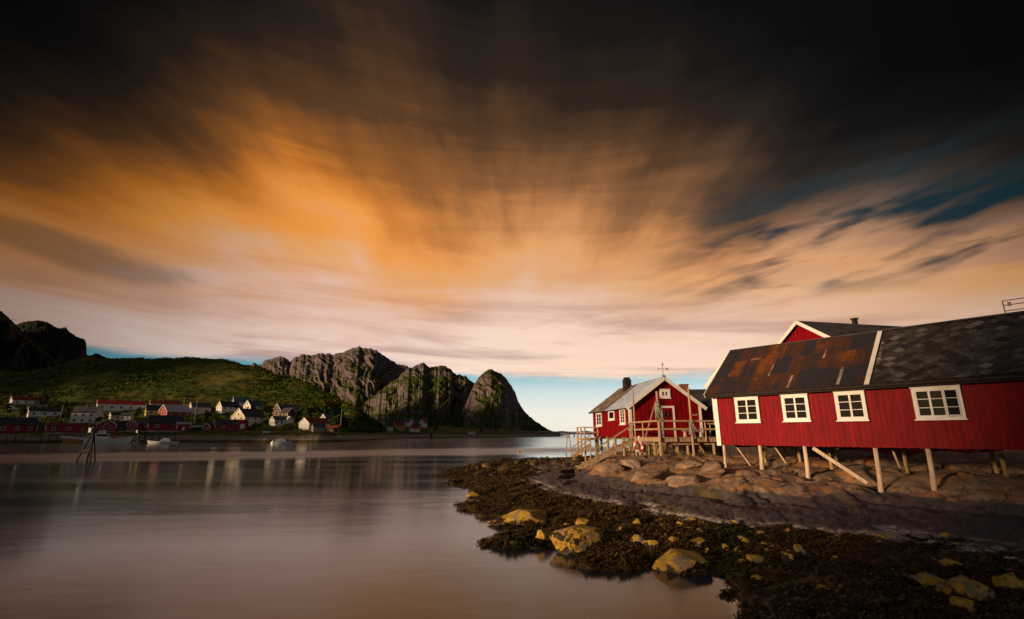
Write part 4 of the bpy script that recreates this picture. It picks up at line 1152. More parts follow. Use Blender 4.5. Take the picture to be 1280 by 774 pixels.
# ------------------------------------------------------------------ the village across the water
MV = {
 'white': mat('white_boarding', (0.70, 0.67, 0.62), (0.60, 0.56, 0.50), 0.7, 0.8), 'cream': mat('cream_boarding', (0.66, 0.58, 0.42), (0.56, 0.47, 0.33), 0.7, 0.8),
 'yellow': mat('yellow_boarding', (0.62, 0.42, 0.14), (0.54, 0.36, 0.12), 0.7, 0.8), 'red': M['red_far'], 'orange': mat('orange_boarding', (0.55, 0.17, 0.03), (0.45, 0.13, 0.025), 0.7, 0.8),
 'brown': mat('brown_boarding', (0.065, 0.032, 0.018), (0.10, 0.05, 0.03), 0.8, 0.8), 'grey': mat('grey_boarding', (0.22, 0.19, 0.17), (0.32, 0.28, 0.25), 0.8, 0.8),
 'dark': M['slate_far'], 'redroof': mat('red_tiles', (0.42, 0.035, 0.020), (0.34, 0.03, 0.02), 0.75, 1.0), 'maroon': mat('dark_red_tiles', (0.17, 0.028, 0.018), (0.23, 0.04, 0.025), 0.8, 1.0),
 'tin': mat('pale_sheet_roof', (0.42, 0.36, 0.38), (0.52, 0.46, 0.47), 0.6, 0.4), 'stone': mat('foundation_stone', (0.24, 0.21, 0.19), (0.34, 0.30, 0.27), 0.9, 1.0),
 'slate': mat('blue_slate', (0.065, 0.070, 0.080), (0.10, 0.10, 0.11), 0.7, 0.8), 'bluegrey': mat('blue_roofing', (0.06, 0.10, 0.15), (0.09, 0.13, 0.18), 0.7, 0.8),
}
ROWS = {}
placed = []


def vhouse(name, label, px0, px1, yb, ye, yt, wall, roof_m, yaw=12, ratio=1.55, group=None, door=None, nw=3, floors=1, chim=1, trim=True, cat='house', gw=True, depth=None, turn=False):
    """a house whose picture spans px0..px1, its foot at yb, eaves at ye and ridge at yt; yaw > 0 shows its left gable."""
    xm = (px0 + px1) / 2
    p = hit_hill(xm, yb) if depth is None else at_depth(xm, yb, depth)
    k = p.y / FPX * 1.03
    a = R(abs(yaw)); span = (px1 - px0) * k
    Wd = span / (ratio * math.cos(a) + math.sin(a)); L = Wd * ratio
    h = (yb - ye) * k; rise = max((ye - yt) * k, .4)
    loc = Vector((p.x, p.y + Wd * 0.35, p.z))
    base_az = -math.atan2(p.x, p.y)
    rz = base_az + R(yaw)
    wins, gwins = [], []
    fh = h / floors
    for f in range(floors):
        for j in range(nw):
            x = -L / 2 + L * (j + .5) / nw
            if door and f == 0 and abs(x) < .9: continue
            wins.append((x, f * fh + fh * .36, min(1.1, L / nw * .45), min(1.25, fh * .45)))
        if gw:
            for yy in (-Wd * .22, Wd * .22): gwins.append((yy, f * fh + fh * .36, .9, min(1.25, fh * .45)))
    if gw and rise > 1.6: gwins.append((0, h + rise * .15, .9, 1.0))
    if gw and yaw < 0:   # the right gable shows instead
        gwins = []
    ch = [(-L * .12, .7, .8, M['brick'])] if chim else []
    dr = ('front', 0.0, 1.0, min(2.0, h * .8), door) if door else None
    e = house(name, label, cat, tuple(loc), rz, L, Wd, h, rise, wall, roof_m, ov=.3, group=group, base=0.0, trim=M['white'] if trim else None, wins=wins, gwins=gwins, door=dr, chim=ch, th=.14, stone=MV['stone'])
    placed.append((p.x, p.y, max(L, Wd) * .62))
    return e, L, Wd, h, rise


V = vhouse
G_H = 'houses of the village across the water'
e, L, Wd, h, rise = V('house', 'dim white two storey house with maroon roof and long balcony, far up left', 12, 46, 512.5, 502, 497.5, MV['white'], MV['maroon'], 8, 2.0, G_H, nw=4, floors=2)
b_ = MB(); b_.box(-L / 2 - 1, L / 2 - 2, -Wd / 2 - 1.6, -Wd / 2 - .05, h * .45, h * .45 + .9); b_.build('balcony', MV['grey'], e)
V('house', 'low white house with black roof half hidden by dark trees at the left', 35, 64, 522, 515.5, 511, MV['white'], MV['dark'], 6, 2.2, G_H, nw=3)
V('house', 'tall pale house with black roof above the yellow bowed fishing boat', 87, 117, 530, 517, 510, MV['white'], MV['dark'], -28, 1.3, G_H, nw=3, floors=2, gw=False)
e, L, Wd, h, rise = V('house', 'long white house with a bright red roof on the slope', 122, 168, 514.5, 506.5, 502, MV['white'], MV['redroof'], 4, 2.6, G_H, nw=5, floors=1)
b_ = MB(); b_.box(L * .05, L / 2 - .3, -Wd / 2 - 1.2, -Wd / 2 - .05, .0, .9); b_.build('balcony', MV['grey'], e)
V('house', 'cream cottage with dark roof below the red roofed long house', 135, 149, 526, 520, 517, MV['cream'], MV['dark'], 12, 1.3, G_H, nw=1, chim=0)
V('house', 'small pinkish white cottage right beside the cream cottage', 149.5, 162, 526.5, 521, 517.5, MV['white'], MV['dark'], -25, 1.3, G_H, nw=2, chim=0, gw=False)
V('house', 'ochre yellow house with black roof beside the red gabled hall', 180, 199, 520.5, 514, 508, MV['yellow'], MV['dark'], 6, 1.5, G_H, nw=2)
V('hall', 'red gabled hall with long pale sheet metal roof', 198, 231, 522, 516, 508.5, MV['red'], MV['tin'], 34, 2.0, G_H, nw=3, cat='hall', chim=0)
V('house', 'pale house with dark red roof on the slope above the ochre house', 188, 220, 509, 505, 501, MV['white'], MV['maroon'], 4, 2.6, G_H, nw=4)
V('house', 'beige house with blue black roof beside a flagpole', 234, 257, 518.5, 510.5, 505, MV['cream'], MV['slate'], 16, 1.5, G_H, nw=2, floors=1)
V('house', 'white house with a front gable and black roof above the yellow house', 269, 293, 517, 509.5, 503, MV['white'], MV['dark'], 24, 1.4, G_H, nw=3, floors=2)
V('house', 'house with large grey blue roof highest above the yellow house', 289, 307, 508.5, 503.5, 497.5, MV['white'], MV['bluegrey'], 10, 1.4, G_H, nw=2)
V('house', 'white house with sunlit left gable behind the yellow house', 303, 325, 516, 508.5, 502.5, MV['white'], MV['slate'], 36, 1.4, G_H, nw=2, floors=2)
e, L, Wd, h, rise = V('house', 'large warm yellow house with black roof and glowing left gable', 287.5, 324, 531.5, 521.5, 512, MV['cream'], MV['dark'], 40, 1.35, G_H, nw=3, floors=2)
b_ = MB(); b_.box(-L / 2 + .4, L / 2 + 1.4, -Wd / 2 - 2.0, -Wd / 2 - .1, -.3, .7); b_.build('terrace', MV['white'], e)
V('house', 'dark brown timber house with slate roof on the hillside', 340, 365, 520, 512, 505, MV['brown'], MV['slate'], 32, 1.3, G_H, nw=2, floors=2)
V('house', 'brown gabled house standing in front of the taller brown house', 349, 366, 523, 516, 510.5, MV['brown'], MV['dark'], -52, 1.2, G_H, nw=2, floors=1, chim=0)
e, L, Wd, h, rise = V('house', 'bright white house with two front gables and long veranda', 336, 362, 532, 525.5, 521, MV['white'], MV['slate'], 22, 1.5, G_H, nw=4, floors=1)
x = L * .28; t_ = MB(); t_.prism([(x - L * .2, -Wd / 2 - .5, 0), (x + L * .2, -Wd / 2 - .5, 0), (x + L * .2, -Wd / 2 - .5, h), (x, -Wd / 2 - .5, h + rise * 1.05), (x - L * .2, -Wd / 2 - .5, h)], (0, Wd * .55, 0)); t_.build('cross_wing', MV['white'], e)
b_ = MB(); b_.box(-L / 2 - .3, L / 2 + 2.5, -Wd / 2 - 2.2, -Wd / 2 - .6, -.5, .7); b_.build('veranda', MV['white'], e)
V('boathouse', 'white boathouse with dark red roof and large blank sunlit gable', 373, 407, 536.5, 529.5, 523.5, MV['white'], MV['maroon'], 38, 1.6, G_H, nw=1, cat='boathouse', chim=0, gw=False)
V('house', 'small white house with grey roof behind the blank gabled boathouse', 399, 415, 530.5, 523.5, 518, MV['white'], MV['slate'], 42, 1.2, G_H, nw=1, floors=1, chim=0)
G_S = 'sheds and boathouses on the village shore'
S_ = dict(cat='boathouse', chim=0)
V('boathouse', 'black red boathouse at the left edge of the photo', -8, 30, 541, 531, 523, MV['red'], MV['dark'], 10, 2.0, G_S, nw=3, **S_)
V('boathouse', 'long maroon quay shed with pale roof edge on piles', 60, 101, 541.5, 533.5, 530.5, MV['red'], MV['maroon'], 3, 3.2, G_S, nw=3, **S_)
V('boathouse', 'red boathouse with white edged gable behind the white fishing boat', 118, 141, 539, 532, 525.5, MV['red'], MV['dark'], 78, 1.2, G_S, nw=0, **S_)
V('shed', 'low brown shed beside the red boathouse gable', 141, 152.5, 538, 532.5, 527, MV['brown'], MV['dark'], 14, 1.3, G_S, nw=1, cat='shed', chim=0)
V('boathouse', 'red boathouse with grey roof running back, near the quay steps', 158, 184, 538, 532, 527, MV['red'], MV['slate'], 42, 1.5, G_S, nw=1, **S_)
V('boathouse', 'wide dark red boathouse with large black roof and one white window', 183, 219, 539, 530.5, 522, MV['red'], MV['dark'], 5, 1.9, G_S, nw=2, **S_)
V('shed', 'red shed with a white door joined to the black roofed boathouse', 219, 233, 538.5, 530.5, 528.5, MV['red'], MV['tin'], 4, 1.3, G_S, nw=0, door=MV['white'], cat='shed', chim=0)
V('shed', 'tiny red gabled shed with white trim beside the shore rocks', 252, 267, 537.5, 533, 529.2, MV['red'], MV['dark'], 55, 1.1, G_S, nw=1, cat='shed', chim=0)
e, L, Wd, h, rise = V('boathouse', 'long red boathouse with black roof and a white panelled cross gable', 267, 302, 537, 531, 525.5, MV['red'], MV['dark'], 6, 2.2, G_S, nw=2, **S_)
x = L * .34; t_ = MB(); t_.prism([(x - 2.6, -Wd / 2 - .7, 0), (x + 2.6, -Wd / 2 - .7, 0), (x + 2.6, -Wd / 2 - .7, h), (x, -Wd / 2 - .7, h + rise), (x - 2.6, -Wd / 2 - .7, h)], (0, Wd * .5, 0)); t_.build('cross_wing', MV['red'], e)
t_ = MB(); t_.box(x - 1.0, x + 1.0, -Wd / 2 - .78, -Wd / 2 - .705, .3, 2.6); t_.build('door', MV['white'], e)
V('shed', 'weathered grey shed in front of the white boathouse', 388, 403.5, 540, 535, 531, MV['grey'], MV['dark'], 18, 1.4, G_S, nw=0, cat='shed', chim=0, trim=False)
V('shed', 'low reddish brown shed at the right end of the village', 408, 423, 540.5, 536.5, 533, MV['brown'], MV['maroon'], -24, 1.5, G_S, nw=1, cat='shed', chim=0, trim=False, gw=False)
G_F = 'houses on the low far point'
V('house', 'small white house at the left of the far point', 480, 490, 538.5, 534, 530.8, MV['white'], MV['dark'], 25, 1.3, G_F, nw=2)
V('house', 'bright orange house on the far point', 490.5, 505, 537, 532.5, 527.8, MV['orange'], MV['maroon'], 24, 1.4, G_F, nw=2)
V('house', 'pale grey white tall house behind the orange house', 502, 515, 533.5, 528, 523.8, MV['white'], MV['slate'], -30, 1.2, G_F, nw=2, floors=2, gw=False)
V('boathouse', 'low white shed with red end on the far shore below the tall house', 511, 523.5, 540, 536, 533.5, MV['white'], MV['redroof'], 14, 1.6, G_F, nw=1, cat='boathouse', chim=0)
V('house', 'white gabled house at the right of the far houses', 523.5, 533, 534.5, 529.5, 525, MV['white'], MV['maroon'], 62, 1.2, G_F, nw=1)
V('house', 'deep red house squeezed between the two white far houses', 514, 525, 536, 532, 529.8, MV['red'], MV['dark'], 10, 1.5, G_F, nw=1)
V('cabin', 'lone cabin with orange roof on the spit under the mountain', 585, 593.5, 543, 540.6, 538.8, MV['white'], MV['orange'], 18, 1.5, G_F, nw=1, cat='cabin', chim=0)
V('house', 'pale brown house with flat looking roof behind the hill end', 471, 479.5, 530, 528, 526.5, MV['cream'], MV['orange'], 8, 1.8, G_F, nw=1, chim=0)
V('boathouse', 'tiny boathouse at the tip of the far point', 661, 667, 544, 542, 540.2, MV['grey'], MV['maroon'], 18, 1.4, G_F, nw=0, cat='boathouse', chim=0, depth=640)

# quays on piles below the boathouses
def quay(px0, px1, py, label, dep=None, drop=3.5):
    a = hit_hill((px0 + px1) / 2, py); Y = (dep or a.y) - 3
    p, q = at_depth(px0, py, Y), at_depth(px1, py, Y)
    e = empty('quay', (p.x, p.y, 0)); tag(e, label, 'quay', 'timber quays of the village'); dv = q - p; Ln = dv.length; e.rotation_euler = (0, 0, math.atan2(dv.y, dv.x))
    mb = MB(); mb.box(0, Ln, -1.2, 2.5, p.z - .25, p.z); mb.build('deck_boards', M['wood'], e)
    nn_ = max(3, int(Ln / 2.6))
    for k in range(nn_ + 1):
        mb = MB(); mb.tube([(Ln * k / nn_, -1.0, p.z - .26), (Ln * k / nn_ + .1, -1.0, -1.0)], .14, 6); mb.build('pile', M['darkwood'], e)
quay(56, 104, 542, 'dark pile quay under the long maroon shed', 206)
quay(150, 186, 539, 'pile quay with pale edge in front of the grey roofed boathouse', 205)
quay(184, 222, 539.5, 'plank quay along the black roofed red boathouse', 206)
quay(2, 34, 543, 'dark quay below the left edge boathouse', 200)

# flagpoles and lamp posts
def pole(name, label, px, yb, yt, m, r=.10, cat='pole', depth=None, group=None):
    p = hit_hill(px, yb) if depth is None else at_depth(px, yb, depth); ht = (yb - yt) * p.y / FPX * 1.03
    e = empty(name, tuple(p)); tag(e, label, cat, group)
    mb = MB(); mb.tube([(0, 0, -.5), (0, 0, ht)], [r, r * .7], 6); mb.build('shaft', m, e)
    mb = MB(); mb.tube([(0, 0, ht + .002), (0, 0, ht + .12), (0, 0, ht + .22)], [r * .9, r * 1.5, r * .5], 6); mb.build('knob', m, e)
    return e
fp = mat('pole_paint', (0.40, 0.34, 0.30), (0.5, 0.44, 0.4), 0.6, 1.0)
pole('flagpole', 'white flagpole in front of the beige blue roofed house', 242, 532, 503, fp, .09, 'flagpole')
pole('flagpole', 'thin flagpole beside the pale sheet metal roof', 227.5, 520, 499, fp, .09, 'flagpole')
pole('flagpole', 'pale pole on the shore below the right end of the hill', 425.5, 535, 514, fp, .11, 'flagpole')
pole('flagpole', 'dim flagpole among the trees beside the tall pale house', 74, 530, 508, fp, .09, 'flagpole')
pole('utility_pole', 'dark utility pole above the long red roofed house', 178, 500, 491, M['darkwood'], .13, 'utility pole')
pole('utility_pole', 'utility pole near the white front gabled house', 265, 503, 492, M['darkwood'], .13, 'utility pole')
pole('utility_pole', 'short post right of the village on the low shore', 437, 538, 529, M['darkwood'], .13, 'utility pole')
pole('utility_pole', 'thin pole far left above the balconied house', 9, 508, 492, M['darkwood'], .13, 'utility pole')

# road bridge to the right of the dome
br = empty('road_bridge', (0, 0, 0)); tag(br, 'low grey road bridge on piers below the domed rock tower', 'bridge')
p, q = at_depth(640, 540.0, 800), at_depth(722, 540.6, 830)
mb = MB(); mb.bar(p, q, 7, 1.0); mb.build('bridge_deck', MV['stone'], br)
mb = MB(); mb.bar(p + Vector((0, -3.4, 1.1)), q + Vector((0, -3.4, 1.1)), .2, .5); mb.build('parapet', MV['stone'], br)
for k in range(9):
    c_ = p.lerp(q, (k + .5) / 9); mb = MB(); mb.box(c_.x - .7, c_.x + .7, c_.y - 2.5, c_.y + 2.5, -2, c_.z - .51); mb.build('pier', MV['stone'], br)
V('house', 'blue roofed hall low on the water beyond the bridge', 694, 708, 543, 541.5, 540, MV['white'], mat('bright_blue_roof', (0.06, 0.24, 0.48), (0.08, 0.3, 0.52), 0.6, 0.2), 5, 3.0, G_F, nw=0, cat='hall', chim=0, depth=880)

# sea marks standing in the fjord
def dolphin(label, px, yb, yt, depth, dark):
    p = at_z(px, yb, 0.0); k = p.y / FPX * 1.03; H = (yb - yt) * k
    e = empty('mooring_dolphin', (p.x, p.y, 0)); tag(e, label, 'mooring piles'); Hp = H * .74
    for a, b in ((-.95, 1.35), (1.0, -1.0), (0.25, .15), (-1.15, -1.0), (.45, 1.2)):
        s_ = H / 4.2
        mb = MB(); mb.tube([(a * s_ * 1.1, b * s_ * .8, -1.5), (a * s_ * .10 + .05, b * s_ * .1, Hp)], [.11, .10], 8); mb.build('pile', dark, e)
    mb = MB(); mb.bar((-.5 * H / 4.2, -.5, H * .30), (.55 * H / 4.2, -.5, H * .34), .16, .2); mb.build('cross_beam', dark, e)
    mb = MB(); mb.tube([(.05, 0, Hp - .1), (.05, 0, H)], .16, 8); mb.build('head', dark, e)
    mb = MB(); mb.box(-.42, -.10, -.25, .1, H - .75, H - .2); mb.build('lamp_box', MV['white'], e)
dolphin('nearest dark mooring piles leaning together with a small white box', 109, 577, 537, 0, M['darkwood'])
dolphin('farther dark mooring piles in front of the boathouses', 169.5, 561.5, 539, 0, M['darkwood'])
p = at_z(539, 548.2, 0); e = empty('sea_mark', (p.x, p.y, 0)); tag(e, 'dark stone sea mark with pale lantern off the far point', 'sea mark')
mb = MB(); mb.tube([(0, 0, -1), (0, 0, 4.2)], [1.1, .8], 8); mb.build('base', M['darkwood'], e)
mb = MB(); mb.tube([(0, 0, 4.205), (0, 0, 6.6)], [.5, .4], 8); mb.build('lantern', MV['grey'], e)
# lattice light beacon on the shore behind the cabin
p = at_z(711, 565, 0.1); k = p.y / FPX * 1.03; H = 21 * k
e = empty('light_beacon', (p.x, p.y, 0)); tag(e, 'small pale lattice beacon standing at the edge of the water behind the cabin', 'beacon')
for a, b in ((-1, -1), (1, -1), (1, 1), (-1, 1)):
    mb = MB(); mb.bar((a * .6, b * .6, -.3), (a * .18, b * .18, H * .78), .07, .07); mb.build('leg', MV['grey'], e)
for hz in (.18, .42, .64):
    s_ = .6 - .42 * hz / .78
    for a, b, c_, d_ in ((-1, -1, 1, -1), (-1, 1, -1, -1)):
        mb = MB(); mb.bar((a * s_, b * s_, hz * H), (c_ * s_, d_ * s_, hz * H), .07, .09); mb.build('cross_bar', MV['cream'], e)
mb = MB(); mb.box(-.3, .3, -.3, .3, H * .78 + .002, H * .86); mb.build('platform', MV['grey'], e)
mb = MB(); mb.tube([(0, 0, H * .862), (0, 0, H * .97), (0, 0, H * 1.02)], [.22, .22, .04], 8); mb.build('lantern', MV['grey'], e)
# channel buoys
M['orange'] = mat('orange_buoy', (0.75, 0.10, 0.02), (0.7, 0.08, 0.02), 0.5, 2)
def buoy(label, px, py, r, m_):
    p = at_z(px, py, 0); e = empty('buoy', (p.x, p.y, 0)); tag(e, label, 'buoy')
    mb = MB(); mb.tube([(0, 0, -r * .4), (0, 0, 0), (0, 0, r * .8), (0, 0, r * 1.3), (0, 0, r * 1.5)], [r * .6, r, r * .95, r * .45, r * .1], 12); mb.build('float', m_, e, smooth=True)
    mb = MB(); mb.tube([(0, 0, r * 1.5), (0, 0, r * 1.85)], r * .12, 6); mb.build('ring', M['black'], e)
buoy('orange float alone on the bright water before the beacon', 649, 566, .26, M['orange'])
buoy('white mooring float beside the covered motorboat', 341.5, 555.6, .85, MV['white'])
buoy('second red float low against the yellow bowed boat', 100, 553.6, .6, M['orange'])

# boats
def hull(mb, L, B, H, sheer=.35, draft=.5, n=14, stern=.75, flare=.25):
    prof = []
    for i in range(n + 1):
        t = i / n; x = -L / 2 + L * t
        w_ = B / 2 * (stern + (1 - stern) * min(1, t * 3)) * (1 - max(0, (t - .55) / .45) ** 2.2) ** .9
        w_ = max(w_, .02); zt = H * (1 + sheer * (2 * t - .85) ** 2 * (1.4 if t > .5 else .5))
        xo = .10 * L * max(0, (t - .8) / .2) * 1.0
        prof.append([(x, -w_ * .15, -draft), (x + xo * .3, -w_ * (1 - flare), 0), (x + xo, -w_, zt), (x + xo, w_, zt), (x + xo * .3, w_ * (1 - flare), 0), (x, w_ * .15, -draft)])
    vs = [p for s_ in prof for p in s_]; fs = []
    for i in range(n):
        for j in range(6):
            a, b = i * 6 + j, i * 6 + (j + 1) % 6
            fs.append((a, b, b + 6, a + 6))
    fs.append(tuple(range(6))); fs.append(tuple(range(n * 6, n * 6 + 6)))
    mb.add(vs, fs)
    return prof
def boat_at(px0, px1, py, Yoff=0.0):
    p = at_z((px0 + px1) / 2, py, 0); return p, (px1 - px0) * p.y / FPX * 1.03
# white fishing boat with wheelhouse
p, L = boat_at(112, 154, 554.2)
e = empty('fishing_boat', (p.x, p.y, 0), -math.atan2(p.x, p.y) + R(3)); tag(e, 'white fishing boat with wheelhouse and raked bow to the right', 'boat', 'fishing boats moored by the quay')
mb = MB(); hull(mb, L, L * .27, 1.5, .45); mb.build('hull', MV['white'], e, smooth=False)
mb = MB(); mb.box(-L * .28, L * .02, -L * .08, L * .08, 1.5, 3.5); w1 = mb.build('wheelhouse', MV['white'], e)
mb = MB(); mb.box(-L * .25, L * .0, -L * .085, -L * .081, 2.55, 3.15); mb.build('window', M['pane'], w1)
mb = MB(); mb.box(-L * .22, -L * .05, -L * .06, L * .06, 3.502, 4.6); w2 = mb.build('flybridge', MV['white'], e)
mb = MB(); mb.box(-L * .30, L * .04, -L * .09, L * .09, 3.44, 3.499); mb.build('roof', MV['tin'], w1)
mb = MB(); mb.tube([(-L * .12, 0, 4.6), (-L * .12, 0, 7.2)], .06, 6); mb.build('mast', fp, e)
mb = MB(); mb.tube([(L * .18, 0, 1.5), (L * .18, 0, 2.2), (L * .18, 0, 2.5)], [.6, .7, .25], 8); mb.build('winch_drum', M['buoy_red'], e)
mb = MB(); mb.bar((L * .05, -L * .10, 2.3), (L * .42, -L * .04, 2.7), .05, .05); mb.build('rail', fp, e)
# yellow bowed fishing boat
p, L = boat_at(82, 124, 553.6); p.y += 2.5
e = empty('fishing_boat', (p.x, p.y, 0), -math.atan2(p.x, p.y) + R(176)); tag(e, 'old fishing boat with ochre yellow hull and mast, bow to the left', 'boat', 'fishing boats moored by the quay')
mb = MB(); hull(mb, L, L * .28, 1.0, .5); mb.build('hull', mat('ochre_hull', (0.42, 0.22, 0.04), (0.34, 0.17, 0.03), 0.5, 1), e)
mb = MB(); pr = hull(mb, L * 1.01, L * .285, 1.0, .5); mb.v = [(x, y, z * .9 + 1.0 if z > .5 else max(z, 0) * .3 + .95) for x, y, z in mb.v]; mb.build('bulwark', MV['white'], e)
mb = MB(); mb.box(-L * .36, -L * .14, -L * .08, L * .08, 1.2, 3.6); w1 = mb.build('wheelhouse', MV['white'], e)
mb = MB(); mb.box(-L * .34, -L * .16, L * .081, L * .085, 2.5, 3.1); mb.build('window', M['pane'], w1)
mb = MB(); mb.tube([(L * .05, 0, 1), (L * .05, 0, 7.5)], .12, 8); ms = mb.build('mast', MV['yellow'], e)
mb = MB(); mb.bar((L * .05, 0, 2.2), (-L * .12, 0, 4.6), .12, .12); mb.build('boom', MV['yellow'], ms)
# small motorboats
def motorboat(label, px0, px1, py, yaw, cover):
    p, L = boat_at(px0, px1, py)
    e = empty('motorboat', (p.x, p.y, 0), -math.atan2(p.x, p.y) + R(yaw)); tag(e, label, 'boat', 'small motorboats on the fjord')
    mb = MB(); hull(mb, L, L * .32, .75, .3, .3); mb.build('hull', MV['white'], e)
    if cover:
        mb = MB(); mb.hexa([(-L * .42, -L * .13, .8), (L * .28, -L * .12, .85), (L * .28, L * .12, .85), (-L * .42, L * .13, .8)], [(-L * .30, -L * .03, 1.6), (L * .12, -L * .03, 1.75), (L * .12, L * .03, 1.75), (-L * .30, L * .03, 1.6)]); mb.build('cover', mat('blue_grey_cover', (0.30, 0.42, 0.50), (0.36, 0.5, 0.56), 0.7, 1), e)
    else:
        mb = MB(); mb.hexa([(-L * .18, -L * .11, .75), (L * .20, -L * .10, .75), (L * .20, L * .10, .75), (-L * .18, L * .11, .75)], [(-L * .14, -L * .09, 1.9), (L * .06, -L * .08, 1.9), (L * .06, L * .08, 1.9), (-L * .14, L * .09, 1.9)]); cb_ = mb.build('cabin', MV['white'], e)
        mb = MB(); mb.box(-L * .12, L * .05, -L * .108, -L * .100, 1.3, 1.7); mb.build('window', M['pane'], cb_)
    mb = MB(); mb.box(-L * .52, -L * .46, -.25, .25, .3, 1.25); mb.build('outboard', M['black'], e)
motorboat('white cabin motorboat moored off the shore rocks', 191, 220, 554.8, 178, False)
motorboat('covered motorboat on the water below the white houses', 343, 361, 555.8, 4, True)
# boat laid up on land under a pale tarpaulin and a bright dinghy on the rocks
p = hit_hill(240, 537.5); k = p.y / FPX * 1.03
e = empty('laid_up_boat', (p.x, p.y, p.z + .3), -math.atan2(p.x, p.y)); tag(e, 'boat laid up ashore under a pale tarpaulin beside the white doored shed', 'boat')
mb = MB(); hull(mb, 20 * k, 2.2, 1.0, .2, .3); mb.build('hull', MV['slate'], e); mb = MB(); L = 19 * k; mb.prism([(-L / 2, -1.3, .9), (-L / 2, 1.3, .9), (-L / 2, 0, 1.8)], (L, 0, 0)); mb.build('tarpaulin', MV['tin'], e)
p = hit_hill(333, 542); e = empty('dinghy', (p.x, p.y, p.z + .35), -math.atan2(p.x, p.y) + R(10)); tag(e, 'pale blue dinghy pulled up on the rocks below the two gabled house', 'dinghy')
mb = MB(); hull(mb, 2.6, 1.3, .6, .3, .3); mb.build('hull', mat('pale_blue_paint', (0.45, 0.6, 0.7), (0.5, 0.66, 0.74), 0.5, 1), e); mb = MB(); mb.box(-.2, .2, -.5, .5, .61, .68); mb.build('thwart', MV['cream'], e)

# ------------------------------------------------------------------ trees and scrub of the village hill
def leafy(mb, centre, rad, n, rnd, size, flat=0.8):
    for _ in range(n):
        while True:
            q = Vector((rnd.uniform(-1, 1), rnd.uniform(-1, 1), rnd.uniform(-1, 1)))
            if .25 < q.length < 1: break
        c = Vector(centre) + Vector((q.x * rad[0], q.y * rad[1], q.z * rad[2]))
        u = Vector((rnd.gauss(0, 1), rnd.gauss(0, 1), rnd.gauss(0, .6))).normalized(); v = u.cross(Vector((rnd.gauss(0, 1), rnd.gauss(0, 1), rnd.gauss(0, 1)))).normalized()
        s_ = size * rnd.uniform(.6, 1.4)
        mb.add([c - u * s_ - v * s_ * .5, c + u * s_ * .2 - v * s_ * .8, c + u * s_ + v * s_ * .3, c - u * s_ * .1 + v * s_ * .8], [(0, 1, 2, 3)])


def leaf_mat(name, a, b, c):
    m_ = bpy.data.materials.new(name); m_.use_nodes = True; n = NT(m_.node_tree)
    rp = n.new('ShaderNodeNewGeometry'); P = rp.outputs['Position']; r_ = rp.outputs['Random Per Island']
    col = n.mix(r_, a, b); col = n.mix(n.ss(n.noise(P, 0.05, 4, 0.6), .5, .62), col, c)
    finish(n, col, 0.85, None, 0.1); return m_
M['leaf'] = leaf_mat('birch_leaves', (0.030, 0.054, 0.005), (0.078, 0.112, 0.011), (0.105, 0.100, 0.012))
M['leaf_dark'] = leaf_mat('dark_leaves', (0.010, 0.016, 0.005), (0.024, 0.034, 0.009), (0.03, 0.032, 0.008))
M['bark'] = mat('bark', (0.06, 0.045, 0.035), (0.12, 0.10, 0.085), 0.9, 3.0)
protos = []
for v_ in range(4):
    rnd = random.Random(40 + v_); H = 6.0
    e = empty('tree', (0, 0, 0)); mb = MB()
    mb.tube([(0, 0, -.6), (.1, 0, H * .3), (.2 * rnd.uniform(-1, 1), .1, H * .7), (0, 0, H * .9)], [.2, .16, .09, .03], 6)
    for k in range(5):
        a = k * 1.4 + rnd.random(); z = H * (.3 + .1 * k); mb.tube([(0.1, 0, z), (math.cos(a) * 1.0, math.sin(a) * 1.0, z + .7), (math.cos(a) * 1.6, math.sin(a) * 1.6, z + 1.2)], [.07, .05, .02], 5)
    tr_ = mb.build('trunk', M['bark'], e)
    mb = MB()
    for k in range(11):
        a = rnd.uniform(0, 6.28); z = rnd.uniform(.35, .95); rr_ = (1.9 * (1 - abs(z - .55) * 1.3)) * rnd.uniform(.5, 1)
        leafy(mb, (math.cos(a) * rr_, math.sin(a) * rr_, z * H), (rnd.uniform(.7, 1.2), rnd.uniform(.7, 1.2), rnd.uniform(.6, 1.0)), 60, rnd, .26)
    cr_ = mb.build('crown', M['leaf_dark'] if v_ % 2 else M['leaf'], e, fix=False)
    protos.append((e, tr_, cr_))
used = set()
